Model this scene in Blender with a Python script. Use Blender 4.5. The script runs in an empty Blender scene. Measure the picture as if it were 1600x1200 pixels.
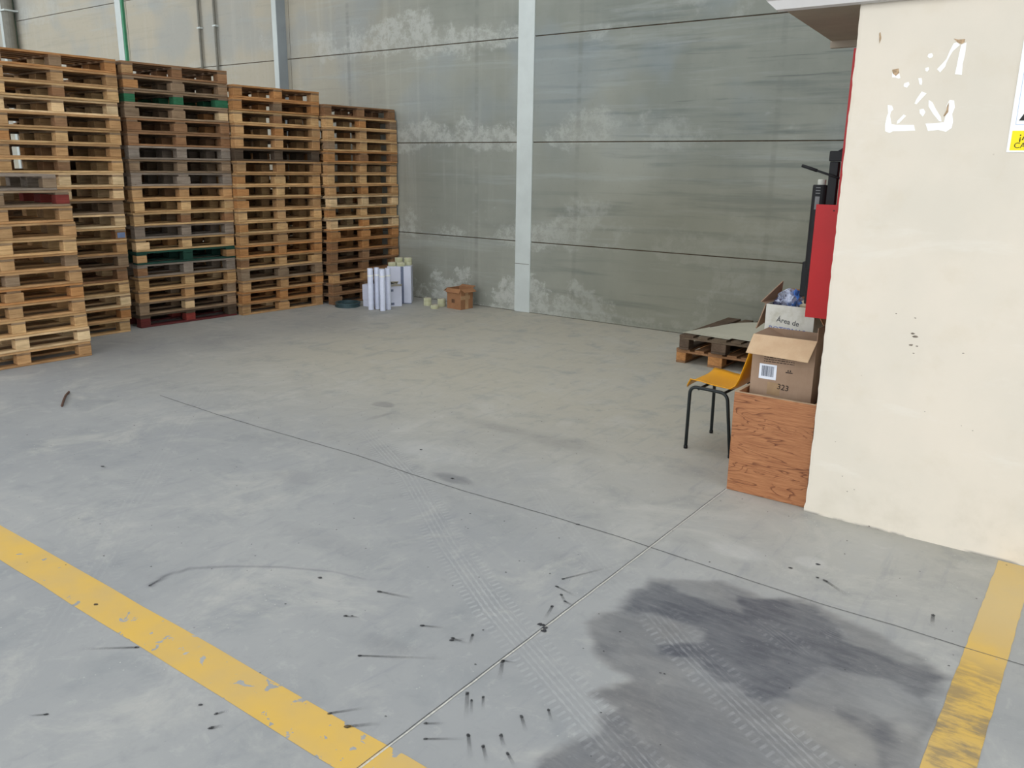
import bpy, bmesh, math, random
import numpy as np
from mathutils import Vector, Matrix, Euler

C = bpy.context.scene.collection
scn = bpy.context.scene

# ------------------------------------------------------------------ camera
R_=(0.804426, 0.593889, 0.013969);U_=(-0.161335, 0.195776, 0.967286);W_=(-0.571726, 0.780364, -0.253302);FPX=1301.946
cam_d = bpy.data.cameras.new('camera')
cam = bpy.data.objects.new('camera', cam_d); C.objects.link(cam)
rot = Matrix((R_, U_, tuple(-a for a in W_))).transposed()
cam.matrix_world = Matrix.Translation((0, 0, 1.84)) @ rot.to_4x4()
cam_d.sensor_fit = 'HORIZONTAL'; cam_d.sensor_width = 36.0
cam_d.lens = FPX / 1600.0 * 36.0
cam_d.clip_start = 0.05; cam_d.clip_end = 200
scn.camera = cam

# ------------------------------------------------------------------ world, light, exposure
world = bpy.data.worlds.new('world'); scn.world = world
world.use_nodes = True
bg = world.node_tree.nodes['Background']
bg.inputs['Color'].default_value = (0.93, 0.965, 1.0, 1)
bg.inputs['Strength'].default_value = 3.2
scn.view_settings.view_transform = 'Standard'
scn.view_settings.look = 'None'
scn.view_settings.gamma = 1.0
scn.view_settings.use_curve_mapping = False
scn.view_settings.exposure = -0.45

rnd = random.Random(7)

# ------------------------------------------------------------------ node helpers
class N:
    def __init__(s, name):
        s.m = bpy.data.materials.new(name); s.m.use_nodes = True
        s.t = s.m.node_tree; s.t.nodes.clear()
        s.out = s.t.nodes.new('ShaderNodeOutputMaterial')
        s.b = s.t.nodes.new('ShaderNodeBsdfPrincipled')
        s.t.links.new(s.b.outputs[0], s.out.inputs[0])
        s.b.inputs['Specular IOR Level'].default_value = 0.3
    def put(s, sock, v):
        if isinstance(v, bpy.types.NodeSocket): s.t.links.new(v, sock)
        elif isinstance(v, (tuple, list)) and len(v) == 3 and sock.type == 'RGBA': sock.default_value = (*v, 1)
        else: sock.default_value = v
    def math(s, op, a, b=0.0, c=0.0, clamp=False):
        n = s.t.nodes.new('ShaderNodeMath'); n.operation = op; n.use_clamp = clamp
        s.put(n.inputs[0], a); s.put(n.inputs[1], b); s.put(n.inputs[2], c)
        return n.outputs[0]
    def coord(s, k='Object'):
        return s.t.nodes.new('ShaderNodeTexCoord').outputs[k]
    def pos(s):
        return s.t.nodes.new('ShaderNodeNewGeometry').outputs['Position']
    def mapping(s, v, scale=(1,1,1), loc=(0,0,0), rot=(0,0,0)):
        n = s.t.nodes.new('ShaderNodeMapping')
        s.put(n.inputs['Vector'], v); s.put(n.inputs['Scale'], scale); s.put(n.inputs['Location'], loc); s.put(n.inputs['Rotation'], rot)
        return n.outputs[0]
    def noise(s, v, scale=5, detail=4, rough=0.5, dist=0.0, col=False):
        n = s.t.nodes.new('ShaderNodeTexNoise')
        s.put(n.inputs['Vector'], v); s.put(n.inputs['Scale'], scale); s.put(n.inputs['Detail'], detail)
        s.put(n.inputs['Roughness'], rough); s.put(n.inputs['Distortion'], dist)
        return n.outputs['Color' if col else 'Fac']
    def voro(s, v, scale=5, feat='F1', out='Distance'):
        n = s.t.nodes.new('ShaderNodeTexVoronoi'); n.feature = feat
        s.put(n.inputs['Vector'], v); s.put(n.inputs['Scale'], scale)
        return n.outputs[out]
    def rng(s, v, a, b, c=0.0, d=1.0, smooth=True):
        n = s.t.nodes.new('ShaderNodeMapRange'); n.interpolation_type = 'SMOOTHSTEP' if smooth else 'LINEAR'
        s.put(n.inputs[0], v); s.put(n.inputs[1], a); s.put(n.inputs[2], b); s.put(n.inputs[3], c); s.put(n.inputs[4], d)
        return n.outputs[0]
    def mix(s, f, a, b, mode='MIX'):
        n = s.t.nodes.new('ShaderNodeMix'); n.data_type = 'RGBA'; n.blend_type = mode
        s.put(n.inputs[0], f); s.put(n.inputs[6], a); s.put(n.inputs[7], b)
        return n.outputs[2]
    def sep(s, v):
        n = s.t.nodes.new('ShaderNodeSeparateXYZ'); s.put(n.inputs[0], v); return n.outputs
    def comb(s, x, y, z):
        n = s.t.nodes.new('ShaderNodeCombineXYZ'); s.put(n.inputs[0], x); s.put(n.inputs[1], y); s.put(n.inputs[2], z); return n.outputs[0]
    def attr(s, name, out='Fac'):
        n = s.t.nodes.new('ShaderNodeAttribute'); n.attribute_name = name; return n.outputs[out]
    def ramp(s, f, stops):
        n = s.t.nodes.new('ShaderNodeValToRGB'); s.put(n.inputs[0], f)
        e = n.color_ramp.elements
        while len(e) > 1: e.remove(e[-1])
        e[0].position, e[0].color = stops[0][0], (*stops[0][1], 1)
        for p, c in stops[1:]:
            k = e.new(p); k.color = (*c, 1)
        return n.outputs[0]
    def bump(s, h, strength=0.3, dist=0.01):
        n = s.t.nodes.new('ShaderNodeBump'); s.put(n.inputs['Height'], h)
        n.inputs['Strength'].default_value = strength; n.inputs['Distance'].default_value = dist
        s.t.links.new(n.outputs[0], s.b.inputs['Normal'])
    def base(s, c): s.put(s.b.inputs['Base Color'], c)
    def rough(s, r): s.put(s.b.inputs['Roughness'], r)

def L(r, g, b):   # sRGB 0-255 to linear
    f = lambda v: (v/255/12.92) if v/255 <= 0.04045 else ((v/255+0.055)/1.055)**2.4
    return (f(r), f(g), f(b))

def plain(name, col, rough=0.6, metal=0.0, var=0.12, scale=12, alpha=None):
    n = N(name)
    v = n.noise(n.coord(), scale, 5, 0.6)
    n.base(n.mix(n.rng(v, 0.3, 0.7), tuple(c*(1-var) for c in col), tuple(min(1, c*(1+var)) for c in col)))
    n.rough(rough); n.b.inputs['Metallic'].default_value = metal
    if alpha is not None: n.b.inputs['Alpha'].default_value = alpha
    return n.m

# ------------------------------------------------------------------ object helpers
def link(o, parent=None):
    C.objects.link(o)
    if parent: o.parent = parent
    return o

def obj(name, bm, mat, parent=None, smooth=False):
    me = bpy.data.meshes.new(name)
    bmesh.ops.recalc_face_normals(bm, faces=bm.faces)
    bm.to_mesh(me); bm.free()
    for m in (mat if isinstance(mat, (list, tuple)) else [mat]): me.materials.append(m)
    if smooth:
        for p in me.polygons: p.use_smooth = True
    return link(bpy.data.objects.new(name, me), parent)

def thing(name, label, cat, loc=(0, 0, 0), rz=0.0, group=None):
    o = bpy.data.objects.new(name, None); o.empty_display_size = 0.1
    C.objects.link(o); o.location = loc; o.rotation_euler = (0, 0, rz)
    return tag(o, label, cat, group)

def tag(o, label, cat, group=None):
    o['label'] = label; o['category'] = cat
    if group: o['group'] = group
    return o

def struct(o, label=None):
    o['kind'] = 'structure'
    if label: o['label'] = label
    return o

def box(bm, x0, x1, y0, y1, z0, z1, mi=0, bevel=0.0):
    v = [bm.verts.new(p) for p in ((x0,y0,z0),(x1,y0,z0),(x1,y1,z0),(x0,y1,z0),(x0,y0,z1),(x1,y0,z1),(x1,y1,z1),(x0,y1,z1))]
    fs = [bm.faces.new([v[i] for i in q]) for q in ((0,3,2,1),(4,5,6,7),(0,1,5,4),(1,2,6,5),(2,3,7,6),(3,0,4,7))]
    for f in fs: f.material_index = mi
    if bevel:
        es = list({e for f in fs for e in f.edges})
        r = bmesh.ops.bevel(bm, geom=es, offset=bevel, segments=1, affect='EDGES')
        for f in r['faces']: f.material_index = mi
    return v

def prism(bm, pts, z0, z1, f=lambda x, y, z: (x, y, z), mi=0):
    a = [bm.verts.new(f(x, y, z0)) for x, y in pts]; b = [bm.verts.new(f(x, y, z1)) for x, y in pts]
    fs = [bm.faces.new(a[::-1]), bm.faces.new(b)]
    n = len(pts)
    for i in range(n): fs.append(bm.faces.new((a[i], a[(i+1) % n], b[(i+1) % n], b[i])))
    for q in fs: q.material_index = mi

def lathe(bm, prof, seg=24, cx=0, cy=0):
    rings = []
    for r, z in prof:
        rings.append([bm.verts.new((cx+r*math.cos(2*math.pi*i/seg), cy+r*math.sin(2*math.pi*i/seg), z)) for i in range(seg)])
    for a, b in zip(rings, rings[1:]):
        for i in range(seg): bm.faces.new((a[i], a[(i+1) % seg], b[(i+1) % seg], b[i]))
    return rings

def tube(bm, pts, r, seg=10, cap=True):
    pts = [Vector(p) for p in pts]; rings = []; up = None
    for i, p in enumerate(pts):
        d = (pts[min(i+1, len(pts)-1)] - pts[max(i-1, 0)]).normalized()
        if up is None: up = d.orthogonal().normalized()
        up = (up - d*up.dot(d)).normalized(); s = d.cross(up)
        rings.append([bm.verts.new(p + (up*math.cos(2*math.pi*k/seg) + s*math.sin(2*math.pi*k/seg))*r) for k in range(seg)])
    for a, b in zip(rings, rings[1:]):
        for k in range(seg): bm.faces.new((a[k], a[(k+1) % seg], b[(k+1) % seg], b[k]))
    if cap: bm.faces.new(rings[0][::-1]); bm.faces.new(rings[-1])

def rounded(pts, r, n=6):
    pts = [Vector(p) for p in pts]; out = [pts[0]]
    for a, p, b in zip(pts, pts[1:], pts[2:]):
        u = (a-p).normalized(); w = (b-p).normalized(); rr = min(r, (a-p).length*0.49, (b-p).length*0.49)
        s = p+u*rr; e = p+w*rr
        for i in range(n+1):
            t = i/n; out.append(s*(1-t)**2 + p*2*t*(1-t) + e*t*t)
    out.append(pts[-1]); return out

def sheet(bm, quad, t, nx=1, ny=1, f=None):
    """thin board from four corners (Vectors), thickness t"""
    a, b, c, d = [Vector(q) for q in quad]
    n = (b-a).cross(d-a).normalized()*t*0.5
    def grid(off):
        g = []
        for j in range(ny+1):
            row = []
            for i in range(nx+1):
                u, v = i/nx, j/ny
                p = (a*(1-u)+b*u)*(1-v) + (d*(1-u)+c*u)*v
                if f: p = p + f(u, v)
                row.append(bm.verts.new(p+off))
            g.append(row)
        return g
    G, H = grid(n), grid(-n)
    for j in range(ny):
        for i in range(nx):
            bm.faces.new((G[j][i], G[j][i+1], G[j+1][i+1], G[j+1][i])); bm.faces.new((H[j][i], H[j+1][i], H[j+1][i+1], H[j][i+1]))
    for i in range(nx):
        bm.faces.new((G[0][i], H[0][i], H[0][i+1], G[0][i+1])); bm.faces.new((G[ny][i], G[ny][i+1], H[ny][i+1], H[ny][i]))
    for j in range(ny):
        bm.faces.new((G[j][0], G[j+1][0], H[j+1][0], H[j][0])); bm.faces.new((G[j][nx], H[j][nx], H[j+1][nx], G[j+1][nx]))

def text_mesh(name, body, size, mat, parent, M, bold=0.0):
    cu = bpy.data.curves.new('t', 'FONT'); cu.body = body; cu.size = size; cu.offset = bold; cu.extrude = 0.0004; cu.resolution_u = 4
    t = bpy.data.objects.new('t', cu); C.objects.link(t)
    dg = bpy.context.evaluated_depsgraph_get()
    me = bpy.data.meshes.new_from_object(t.evaluated_get(dg))
    bpy.data.objects.remove(t); bpy.data.curves.remove(cu)
    me.name = name; me.materials.clear(); me.materials.append(mat)
    o = bpy.data.objects.new(name, me); link(o, parent); o.matrix_local = M
    return o

# ================================================================== STRUCTURE
PAN0, PANP = 0.907, 1.2185      # height of the first panel joint, panel height
def concrete_wall_mat():
    n = N('precast_concrete'); p = n.pos(); x, y, z = n.sep(p)
    big = n.noise(p, 0.55, 4, 0.55)
    streak = n.noise(n.mapping(p, (0.22, 1, 3.6)), 2.2, 6, 0.62, 0.35)
    streak2 = n.noise(n.mapping(p, (0.5, 1, 9.0), (5, 3, 2)), 1.6, 5, 0.6, 0.5)
    fine = n.noise(p, 22, 6, 0.65)
    drip = n.noise(n.mapping(p, (5.0, 1, 0.25)), 1.5, 4, 0.6)
    col = n.mix(n.rng(big, 0.32, 0.68), L(128, 132, 124), L(150, 152, 142))
    # skylight on the far left panels painted in as a paler, warmer tone
    far = n.rng(n.math('ADD', x, n.math('MULTIPLY', big, 1.2)), -11.0, -6.5)
    col = n.mix(far, L(176, 169, 152), col)
    dk = n.rng(streak, 0.50, 0.72)
    right = n.rng(x, -6.4, -5.2)
    col = n.mix(n.math('MULTIPLY', n.math('MULTIPLY', dk, 0.7), n.math('ADD', n.math('MULTIPLY', right, 0.75), 0.25)), col, L(100, 108, 106))
    dk2 = n.math('MULTIPLY', n.rng(streak2, 0.56, 0.70), n.rng(x, -5.6, -4.2))
    band = n.rng(n.math('ABSOLUTE', n.math('SUBTRACT', z, 2.75)), 0.15, 0.6, 1.0, 0.15)
    col = n.mix(n.math('MULTIPLY', n.math('MULTIPLY', dk2, band), 0.8), col, L(84, 90, 90))
    st3 = n.noise(n.mapping(p, (0.18, 1, 2.6), (9, 1, 4)), 2.4, 7, 0.65, 0.3)
    col = n.mix(n.math('MULTIPLY', n.rng(st3, 0.52, 0.7), 0.30), col, L(172, 178, 176))
    # bluish patches, stronger higher up
    blu = n.math('MULTIPLY', n.rng(n.noise(p, 0.9, 3), 0.45, 0.62), n.rng(z, 1.4, 3.0))
    col = n.mix(n.math('MULTIPLY', blu, 0.35), col, L(140, 152, 160))
    # pale efflorescence hugging the joints and the floor
    d = n.math('SUBTRACT', z, PAN0)
    ph = n.math('SUBTRACT', d, n.math('MULTIPLY', n.math('FLOOR', n.math('DIVIDE', d, PANP)), PANP))   # 0 just above a joint
    wav = n.noise(n.mapping(p, (0.9, 1, 1.3)), 1.1, 5, 0.6, 0.2)
    rag = n.noise(p, 9.0, 9, 0.78, 0.25)
    th = n.math('ADD', n.math('SUBTRACT', n.math('MULTIPLY', wav, 1.75), 0.46), n.math('MULTIPLY', rag, 0.40))
    up = n.rng(n.math('SUBTRACT', th, n.math('MULTIPLY', ph, 0.70)), 0.46, 0.64)
    dn = n.rng(n.math('SUBTRACT', th, n.math('MULTIPLY', n.math('SUBTRACT', PANP, ph), 1.5)), 0.50, 0.66)
    fl = n.rng(n.math('SUBTRACT', n.math('ADD', th, n.math('MULTIPLY', rag, 0.25)), n.math('MULTIPLY', z, 0.75)), 0.50, 0.62)
    eff = n.math('MAXIMUM', n.math('MAXIMUM', n.math('MULTIPLY', up, 0.8), n.math('MULTIPLY', dn, 0.7)), fl)
    eff = n.math('MULTIPLY', eff, n.rng(rag, 0.40, 0.58, 0.25, 1.0))
    eff = n.math('MULTIPLY', eff, n.rng(n.math('ABSOLUTE', n.math('SUBTRACT', x, -7.6)), 1.4, 3.8, 1.0, 0.55))
    col = n.mix(n.math('MULTIPLY', eff, n.rng(x, -6.4, -5.4, 0.72, 0.48)), col, L(188, 190, 184))
    col = n.mix(n.math('MULTIPLY', n.math('MULTIPLY', n.rng(drip, 0.52, 0.75), 0.20), n.rng(x, -7.5, -6.0, 1.0, 0.2)), col, L(192, 190, 180))
    col = n.mix(n.math('MULTIPLY', n.rng(fine, 0.55, 0.8), 0.25), col, L(112, 114, 108))
    # shutter marks: faint vertical lines across the panels
    for xv in (-5.48, -7.02, -9.35, -3.1):
        ln = n.rng(n.math('ABSOLUTE', n.math('ADD', n.math('SUBTRACT', x, xv), n.math('MULTIPLY', fine, 0.03))), 0.012, 0.045, 0.42, 0.0)
        col = n.mix(n.math('MULTIPLY', ln, n.rng(streak, 0.35, 0.6)), col, L(118, 121, 115))
    olive = n.math('MULTIPLY', n.rng(n.math('ADD', z, n.math('MULTIPLY', big, 0.8)), 2.7, 1.6), n.rng(x, -6.6, -4.0))  # warm floor bounce painted into the lower right panels
    col = n.mix(n.math('MULTIPLY', olive, 0.5), col, L(124, 120, 100))
    n.base(col); n.rough(0.85)
    n.bump(n.math('ADD', n.math('MULTIPLY', fine, 0.6), n.math('MULTIPLY', rag, 0.4)), 0.35, 0.006)
    return n.m
M_wall = concrete_wall_mat()
M_joint = plain('joint_filler', L(96, 82, 66), 0.9, var=0.25)

YW = 8.75
def back_wall():
    bm = bmesh.new()
    box(bm, -28, 6, YW+0.02, YW+0.24, 0, 7.5, 1)
    z = 0.0
    tops = [PAN0 + PANP*i for i in range(6)]
    prev = 0.0
    for t in tops:
        for (xa, xb) in ((-28, -22.9), (-22.9, -19.1), (-19.1, -15.0), (-15.0, -10.62), (-10.62, -6.26), (-6.26, -1.6), (-1.6, 6)):
            box(bm, xa+0.006, xb-0.006, YW, YW+0.05, prev+0.005, min(t, 7.5)-0.006, 0, 0.003)
        prev = t
    return struct(obj('wall_back', bm, [M_wall, M_joint]), 'grey precast concrete panel wall with stained horizontal joints')
back_wall()

# ---- floor ----------------------------------------------------------------
def seg_dist(P, a, b):
    a = np.array(a); b = np.array(b); d = b-a; t = np.clip(((P-a)@d)/(d@d), 0, 1)
    q = a + t[:, None]*d
    return np.hypot(*(P-q).T), t
def poly_sd(P, poly):
    """signed distance, positive inside"""
    n = len(poly); dist = np.full(len(P), 1e9); ins = np.zeros(len(P), bool)
    for i in range(n):
        a = poly[i]; b = poly[(i+1) % n]
        dist = np.minimum(dist, seg_dist(P, a, b)[0])
        cond = ((a[1] > P[:, 1]) != (b[1] > P[:, 1]))
        with np.errstate(divide='ignore', invalid='ignore'):
            xi = (b[0]-a[0])*(P[:, 1]-a[1])/(b[1]-a[1]) + a[0]
        ins ^= cond & (P[:, 0] < xi)
    return np.where(ins, dist, -dist)
def sst(v, a, b):
    t = np.clip((v-a)/(b-a), 0, 1); return t*t*(3-2*t)
_rs = np.random.RandomState(3)
_lat = _rs.rand(256, 256)
def vnoise(P, f):
    q = P*f; i = np.floor(q).astype(int); r = q-i; r = r*r*(3-2*r)
    x, y = i[:, 0] % 256, i[:, 1] % 256; x1, y1 = (x+1) % 256, (y+1) % 256
    return (_lat[x, y]*(1-r[:, 0])+_lat[x1, y]*r[:, 0])*(1-r[:, 1]) + (_lat[x, y1]*(1-r[:, 0])+_lat[x1, y1]*r[:, 0])*r[:, 1]
def fbm(P, f, o=4):
    s = 0; a = 0.5; t = 0
    for k in range(o): s = s + a*vnoise(P+k*17.3, f*2**k); t += a; a *= 0.55
    return s/t - 0.5

STAIN_A = [(-1.549,3.197),(-1.465,3.223),(-1.341,3.215),(-1.149,3.187),(-1.093,3.177),(-1.234,3.321),(-1.258,3.362),(-1.113,3.356),(-0.920,3.420),(-0.771,3.380),(-0.668,3.241),(-0.482,3.224),(-0.367,3.221),(-0.298,3.185),(-0.306,2.950),(-0.390,3.002),(-0.529,3.028),(-0.660,2.994),(-0.710,2.920),(-0.718,2.725),(-0.794,2.611),(-0.906,2.653),(-1.008,2.659),(-1.097,2.711),(-1.214,2.703),(-1.259,2.737),(-1.178,2.847),(-1.183,2.933),(-1.228,2.955),(-1.362,2.941),(-1.491,2.868),(-1.532,2.890),(-1.542,3.059)]
STAIN_B = [(-1.555,3.208),(-1.267,3.401),(-1.046,3.372),(-0.898,3.438),(-0.754,3.413),(-0.533,3.345),(-0.400,3.276),(-0.296,3.197),(-0.271,3.023),(-0.275,2.682),(-0.236,2.430),(-1.152,1.731),(-1.254,1.907),(-1.199,2.282),(-1.287,2.311),(-1.278,2.401),(-1.261,2.454),(-1.371,2.500),(-1.457,2.572),(-1.575,2.692),(-1.594,2.775),(-1.532,2.890),(-1.550,3.074)]
STAIN_C = [(-1.254,1.907),(-1.222,2.076),(-1.196,2.276),(-1.134,2.270),(-1.060,2.200),(-0.938,2.100),(-0.818,1.986),(-1.152,1.731)]
STAIN_D = [(-0.726,2.856),(-0.613,2.830),(-0.496,2.804),(-0.405,2.874),(-0.304,2.780),(-0.287,2.598),(-0.310,2.440),(-0.451,2.548),(-0.555,2.628),(-0.651,2.730)]
PALE_1 = [(-0.724,2.674),(-0.602,2.714),(-0.446,2.691),(-0.383,2.639),(-0.377,2.529),(-0.459,2.504),(-0.553,2.548),(-0.694,2.522)]
PALE_2 = [(-0.539,2.887),(-0.414,2.913),(-0.322,2.872),(-0.290,2.811),(-0.338,2.753),(-0.446,2.776)]
TRACKS = [  # centre line, half width, strength
    ([(-4.364,4.053),(-3.310,3.478),(-2.519,2.915),(-1.955,2.561),(-1.472,2.302),(-1.231,2.174),(-0.887,1.999)], 0.105, 0.85),
    ([(-1.461,3.014),(-1.154,2.778),(-0.887,2.605),(-0.692,2.482),(-0.428,2.316)], 0.105, 0.95),
    ([(-1.258,2.219),(-1.047,2.111),(-0.818,1.986)], 0.085, 0.9),
    ([(-6.140,4.031),(-5.014,2.965),(-4.261,2.276),(-3.626,1.703),(-3.048,1.178)], 0.14, 0.28),
    ([(-2.217,1.122),(-2.461,1.339),(-2.751,1.629)], 0.12, 0.22),
    ([(-3.142,4.299),(-2.388,3.640),(-1.827,3.191),(-1.435,2.965)], 0.12, 0.25),
    ([(-1.105,3.221),(-0.912,3.112),(-0.706,2.986)], 0.07, 0.5),
    ([(-0.888,3.322),(-0.734,3.250),(-0.614,3.224)], 0.06, 0.7),
]
DARKSPOTS = [  # (centre px on floor in metres), rx, ry, strength, edge softness
    ([(-3.083,3.618)][0], 0.16, 0.07, 0.55, 0.6), ([(-4.567,4.500)][0], 0.10, 0.07, 0.5, 0.15), ([(-4.360,4.265)][0], 0.03, 0.17, 0.25, 0.5),
    ([(-3.854,3.045)][0], 0.22, 0.12, 0.20, 0.8), ([(-2.097,2.077)][0], 0.14, 0.07, 0.22, 0.7), ([(-3.429,4.610)][0], 0.5, 0.10, 0.28, 0.9),
    ([(-2.980,4.601)][0], 0.45, 0.16, 0.30, 0.9), ([(-1.949,4.632)][0], 0.25, 0.45, 0.16, 1.0), ([(-2.971,2.560)][0], 0.5, 0.12, 0.12, 1.0),
    ([(-0.311,2.816)][0], 0.25, 0.08, 0.2, 1.0), ([(-7.980,4.329)][0], 0.6, 0.5, 0.22, 1.0), ([(-7.663,5.228)][0], 0.7, 0.6, 0.22, 1.0),  # broad soft spots by the stacks, here and below, paint floor shade
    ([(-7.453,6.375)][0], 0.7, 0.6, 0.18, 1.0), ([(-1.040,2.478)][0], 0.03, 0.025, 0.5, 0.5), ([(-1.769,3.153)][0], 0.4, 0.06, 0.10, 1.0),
    ([(-3.383,1.813)][0], 0.5, 0.05, 0.06, 1.0),
]
LIGHTSPOTS = [
    ([(-3.534,3.900)][0], 0.42, 0.16, 0.5, 0.7), ([(-1.344,3.744)][0], 0.15, 0.10, 0.5, 0.6), ([(-1.011,3.846)][0], 0.09, 0.07, 0.6, 0.4),
    ([(-1.512,4.452)][0], 0.5, 0.10, 0.35, 0.8), ([(-2.669,4.058)][0], 0.3, 0.2, 0.22, 0.9), ([(-0.906,4.180)][0], 0.5, 0.3, 0.30, 0.9),
    ([(-5.312,6.784)][0], 1.0, 0.8, 0.2, 1.0), ([(-3.589,6.133)][0], 0.8, 0.6, 0.2, 1.0), ([(-0.776,2.501)][0], 0.25, 0.03, 0.3, 0.6),
    ([(-2.711,1.603)][0], 0.6, 0.4, 0.12, 1.0), ([(-1.680,1.939)][0], 0.4, 0.2, 0.15, 1.0),
]
ARC = [(-3.288,1.772),(-3.321,1.877),(-3.290,1.981),(-3.166,2.103),(-2.973,2.245),(-2.750,2.362),(-2.579,2.402)]

def axis(parts):
    out = []
    for a, b, s in parts:
        n = max(1, int(round((b-a)/s))); out += [a + (b-a)*i/n for i in range(n)]
    return np.array(out + [parts[-1][1]])
def make_floor():
    xs = axis([(-28, -10, 0.5), (-10, -5, 0.04), (-5, -3, 0.02), (-3, 0.3, 0.0085), (0.3, 1.2, 0.05), (1.2, 8, 0.4)])
    ys = axis([(-14, 0.4, 0.4), (0.4, 1.3, 0.05), (1.3, 3.4, 0.0085), (3.4, 5.0, 0.015), (5.0, YW+0.1, 0.04)])
    X, Y = np.meshgrid(xs, ys); P = np.stack([X.ravel(), Y.ravel()], 1); nx, ny = len(xs), len(ys)
    co = np.zeros((len(P), 3), np.float32); co[:, :2] = P
    idx = np.arange(nx*ny).reshape(ny, nx)
    q = np.stack([idx[:-1, :-1], idx[:-1, 1:], idx[1:, 1:], idx[1:, :-1]], -1).reshape(-1, 4)
    me = bpy.data.meshes.new('floor')
    me.vertices.add(len(P)); me.vertices.foreach_set('co', co.ravel())
    me.loops.add(q.size); me.loops.foreach_set('vertex_index', q.ravel().astype(np.int32))
    me.polygons.add(len(q)); me.polygons.foreach_set('loop_start', np.arange(0, q.size, 4, dtype=np.int32))
    try: me.polygons.foreach_set('loop_total', np.full(len(q), 4, dtype=np.int32))
    except Exception: pass
    me.update(calc_edges=True)
    near = (P[:, 0] > -9) & (P[:, 0] < 1) & (P[:, 1] > 0.9)
    Q = P[near]
    W = Q + np.stack([fbm(Q, 8, 5), fbm(Q+31, 8, 5)], 1)*0.07
    # streaky warp along the wiping direction
    dark = np.zeros(len(Q))
    f1 = fbm(Q @ np.array([[1.2, 5.0], [2.2, -7.0]]), 1.2, 5)
    f2 = fbm(Q+9, 3.0, 5)
    b = sst(poly_sd(W, STAIN_B) + 0.06*f1 + 0.03*f2, -0.03, 0.03)
    a = sst(poly_sd(W, STAIN_A) + 0.10*f1 + 0.04*f2, -0.05, 0.04)
    c = sst(poly_sd(W, STAIN_C) + 0.03*f2, -0.01, 0.03)
    d = sst(poly_sd(W, STAIN_D) + 0.2*f1, -0.05, 0.08)
    p1 = sst(poly_sd(W, PALE_1) + 0.1*f2, -0.03, 0.06); p2 = sst(poly_sd(W, PALE_2) + 0.1*f2, -0.03, 0.06)
    dark = np.maximum.reduce([b*(0.60+0.35*f2+0.2*f1), a*(0.98+0.2*f2), c*(0.80+0.3*f2), d*(0.92+0.2*f2)])
    dark = np.clip(dark*(1-0.45*np.maximum(p1, p2)), 0, 1)
    warm = np.clip(b*(1-a)*(0.5+1.6*f2) + p1*0.4, 0, 1)
    for (ctr, rx, ry, s, e) in DARKSPOTS:
        r = np.hypot((W[:, 0]-ctr[0])/rx, (W[:, 1]-ctr[1])/ry)
        dark = np.maximum(dark, s*(1-sst(r, 1-e*0.8, 1+e*0.2))*(0.85+0.9*f2))
    light = np.zeros(len(Q))
    for (ctr, rx, ry, s, e) in LIGHTSPOTS:
        r = np.hypot((W[:, 0]-ctr[0])/rx, (W[:, 1]-ctr[1])/ry)
        light = np.maximum(light, s*(1-sst(r, 1-e*0.9, 1+e*0.3))*(0.7+1.4*f2))
    tm = np.zeros(len(Q)); tu = np.zeros(len(Q)); tv = np.zeros(len(Q))
    for line, hw, s in TRACKS:
        acc = 0
        for i in range(len(line)-1):
            A = np.array(line[i]); B = np.array(line[i+1]); D = B-A; Ln = np.hypot(*D); D = D/Ln; Nn = np.array([-D[1], D[0]])
            al = (Q-A)@D; cr = (Q-A)@Nn/hw
            m = (1-sst(np.abs(cr), 0.93, 1.02))*((al >= -0.02) & (al <= Ln+0.02))*s
            if i == 0: m = m*sst(al, 0, 0.3)
            if i == len(line)-2: m = m*(1-sst(al, Ln-0.15, Ln))
            m = m*(0.75+0.9*f2)
            k = m > tm
            tm[k] = m[k]; tu[k] = cr[k]; tv[k] = al[k]+acc
            acc += Ln
    arc = np.zeros(len(Q))
    for i in range(len(ARC)-1):
        dd, t = seg_dist(Q, ARC[i], ARC[i+1])
        w = 0.022-0.002*i; s = 0.75-0.10*i
        arc = np.maximum(arc, s*(1-sst(dd, 0.0, w)))
    dark = np.maximum(dark, arc)
    for nm, v in (('dark', dark), ('light', light), ('warm', warm), ('tmask', tm), ('tu', tu), ('tv', tv)):
        at = me.attributes.new(nm, 'FLOAT', 'POINT'); full = np.zeros(len(P), np.float32); full[near] = v
        at.data.foreach_set('value', full)
    o = bpy.data.objects.new('floor', me); C.objects.link(o)
    return o

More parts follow.
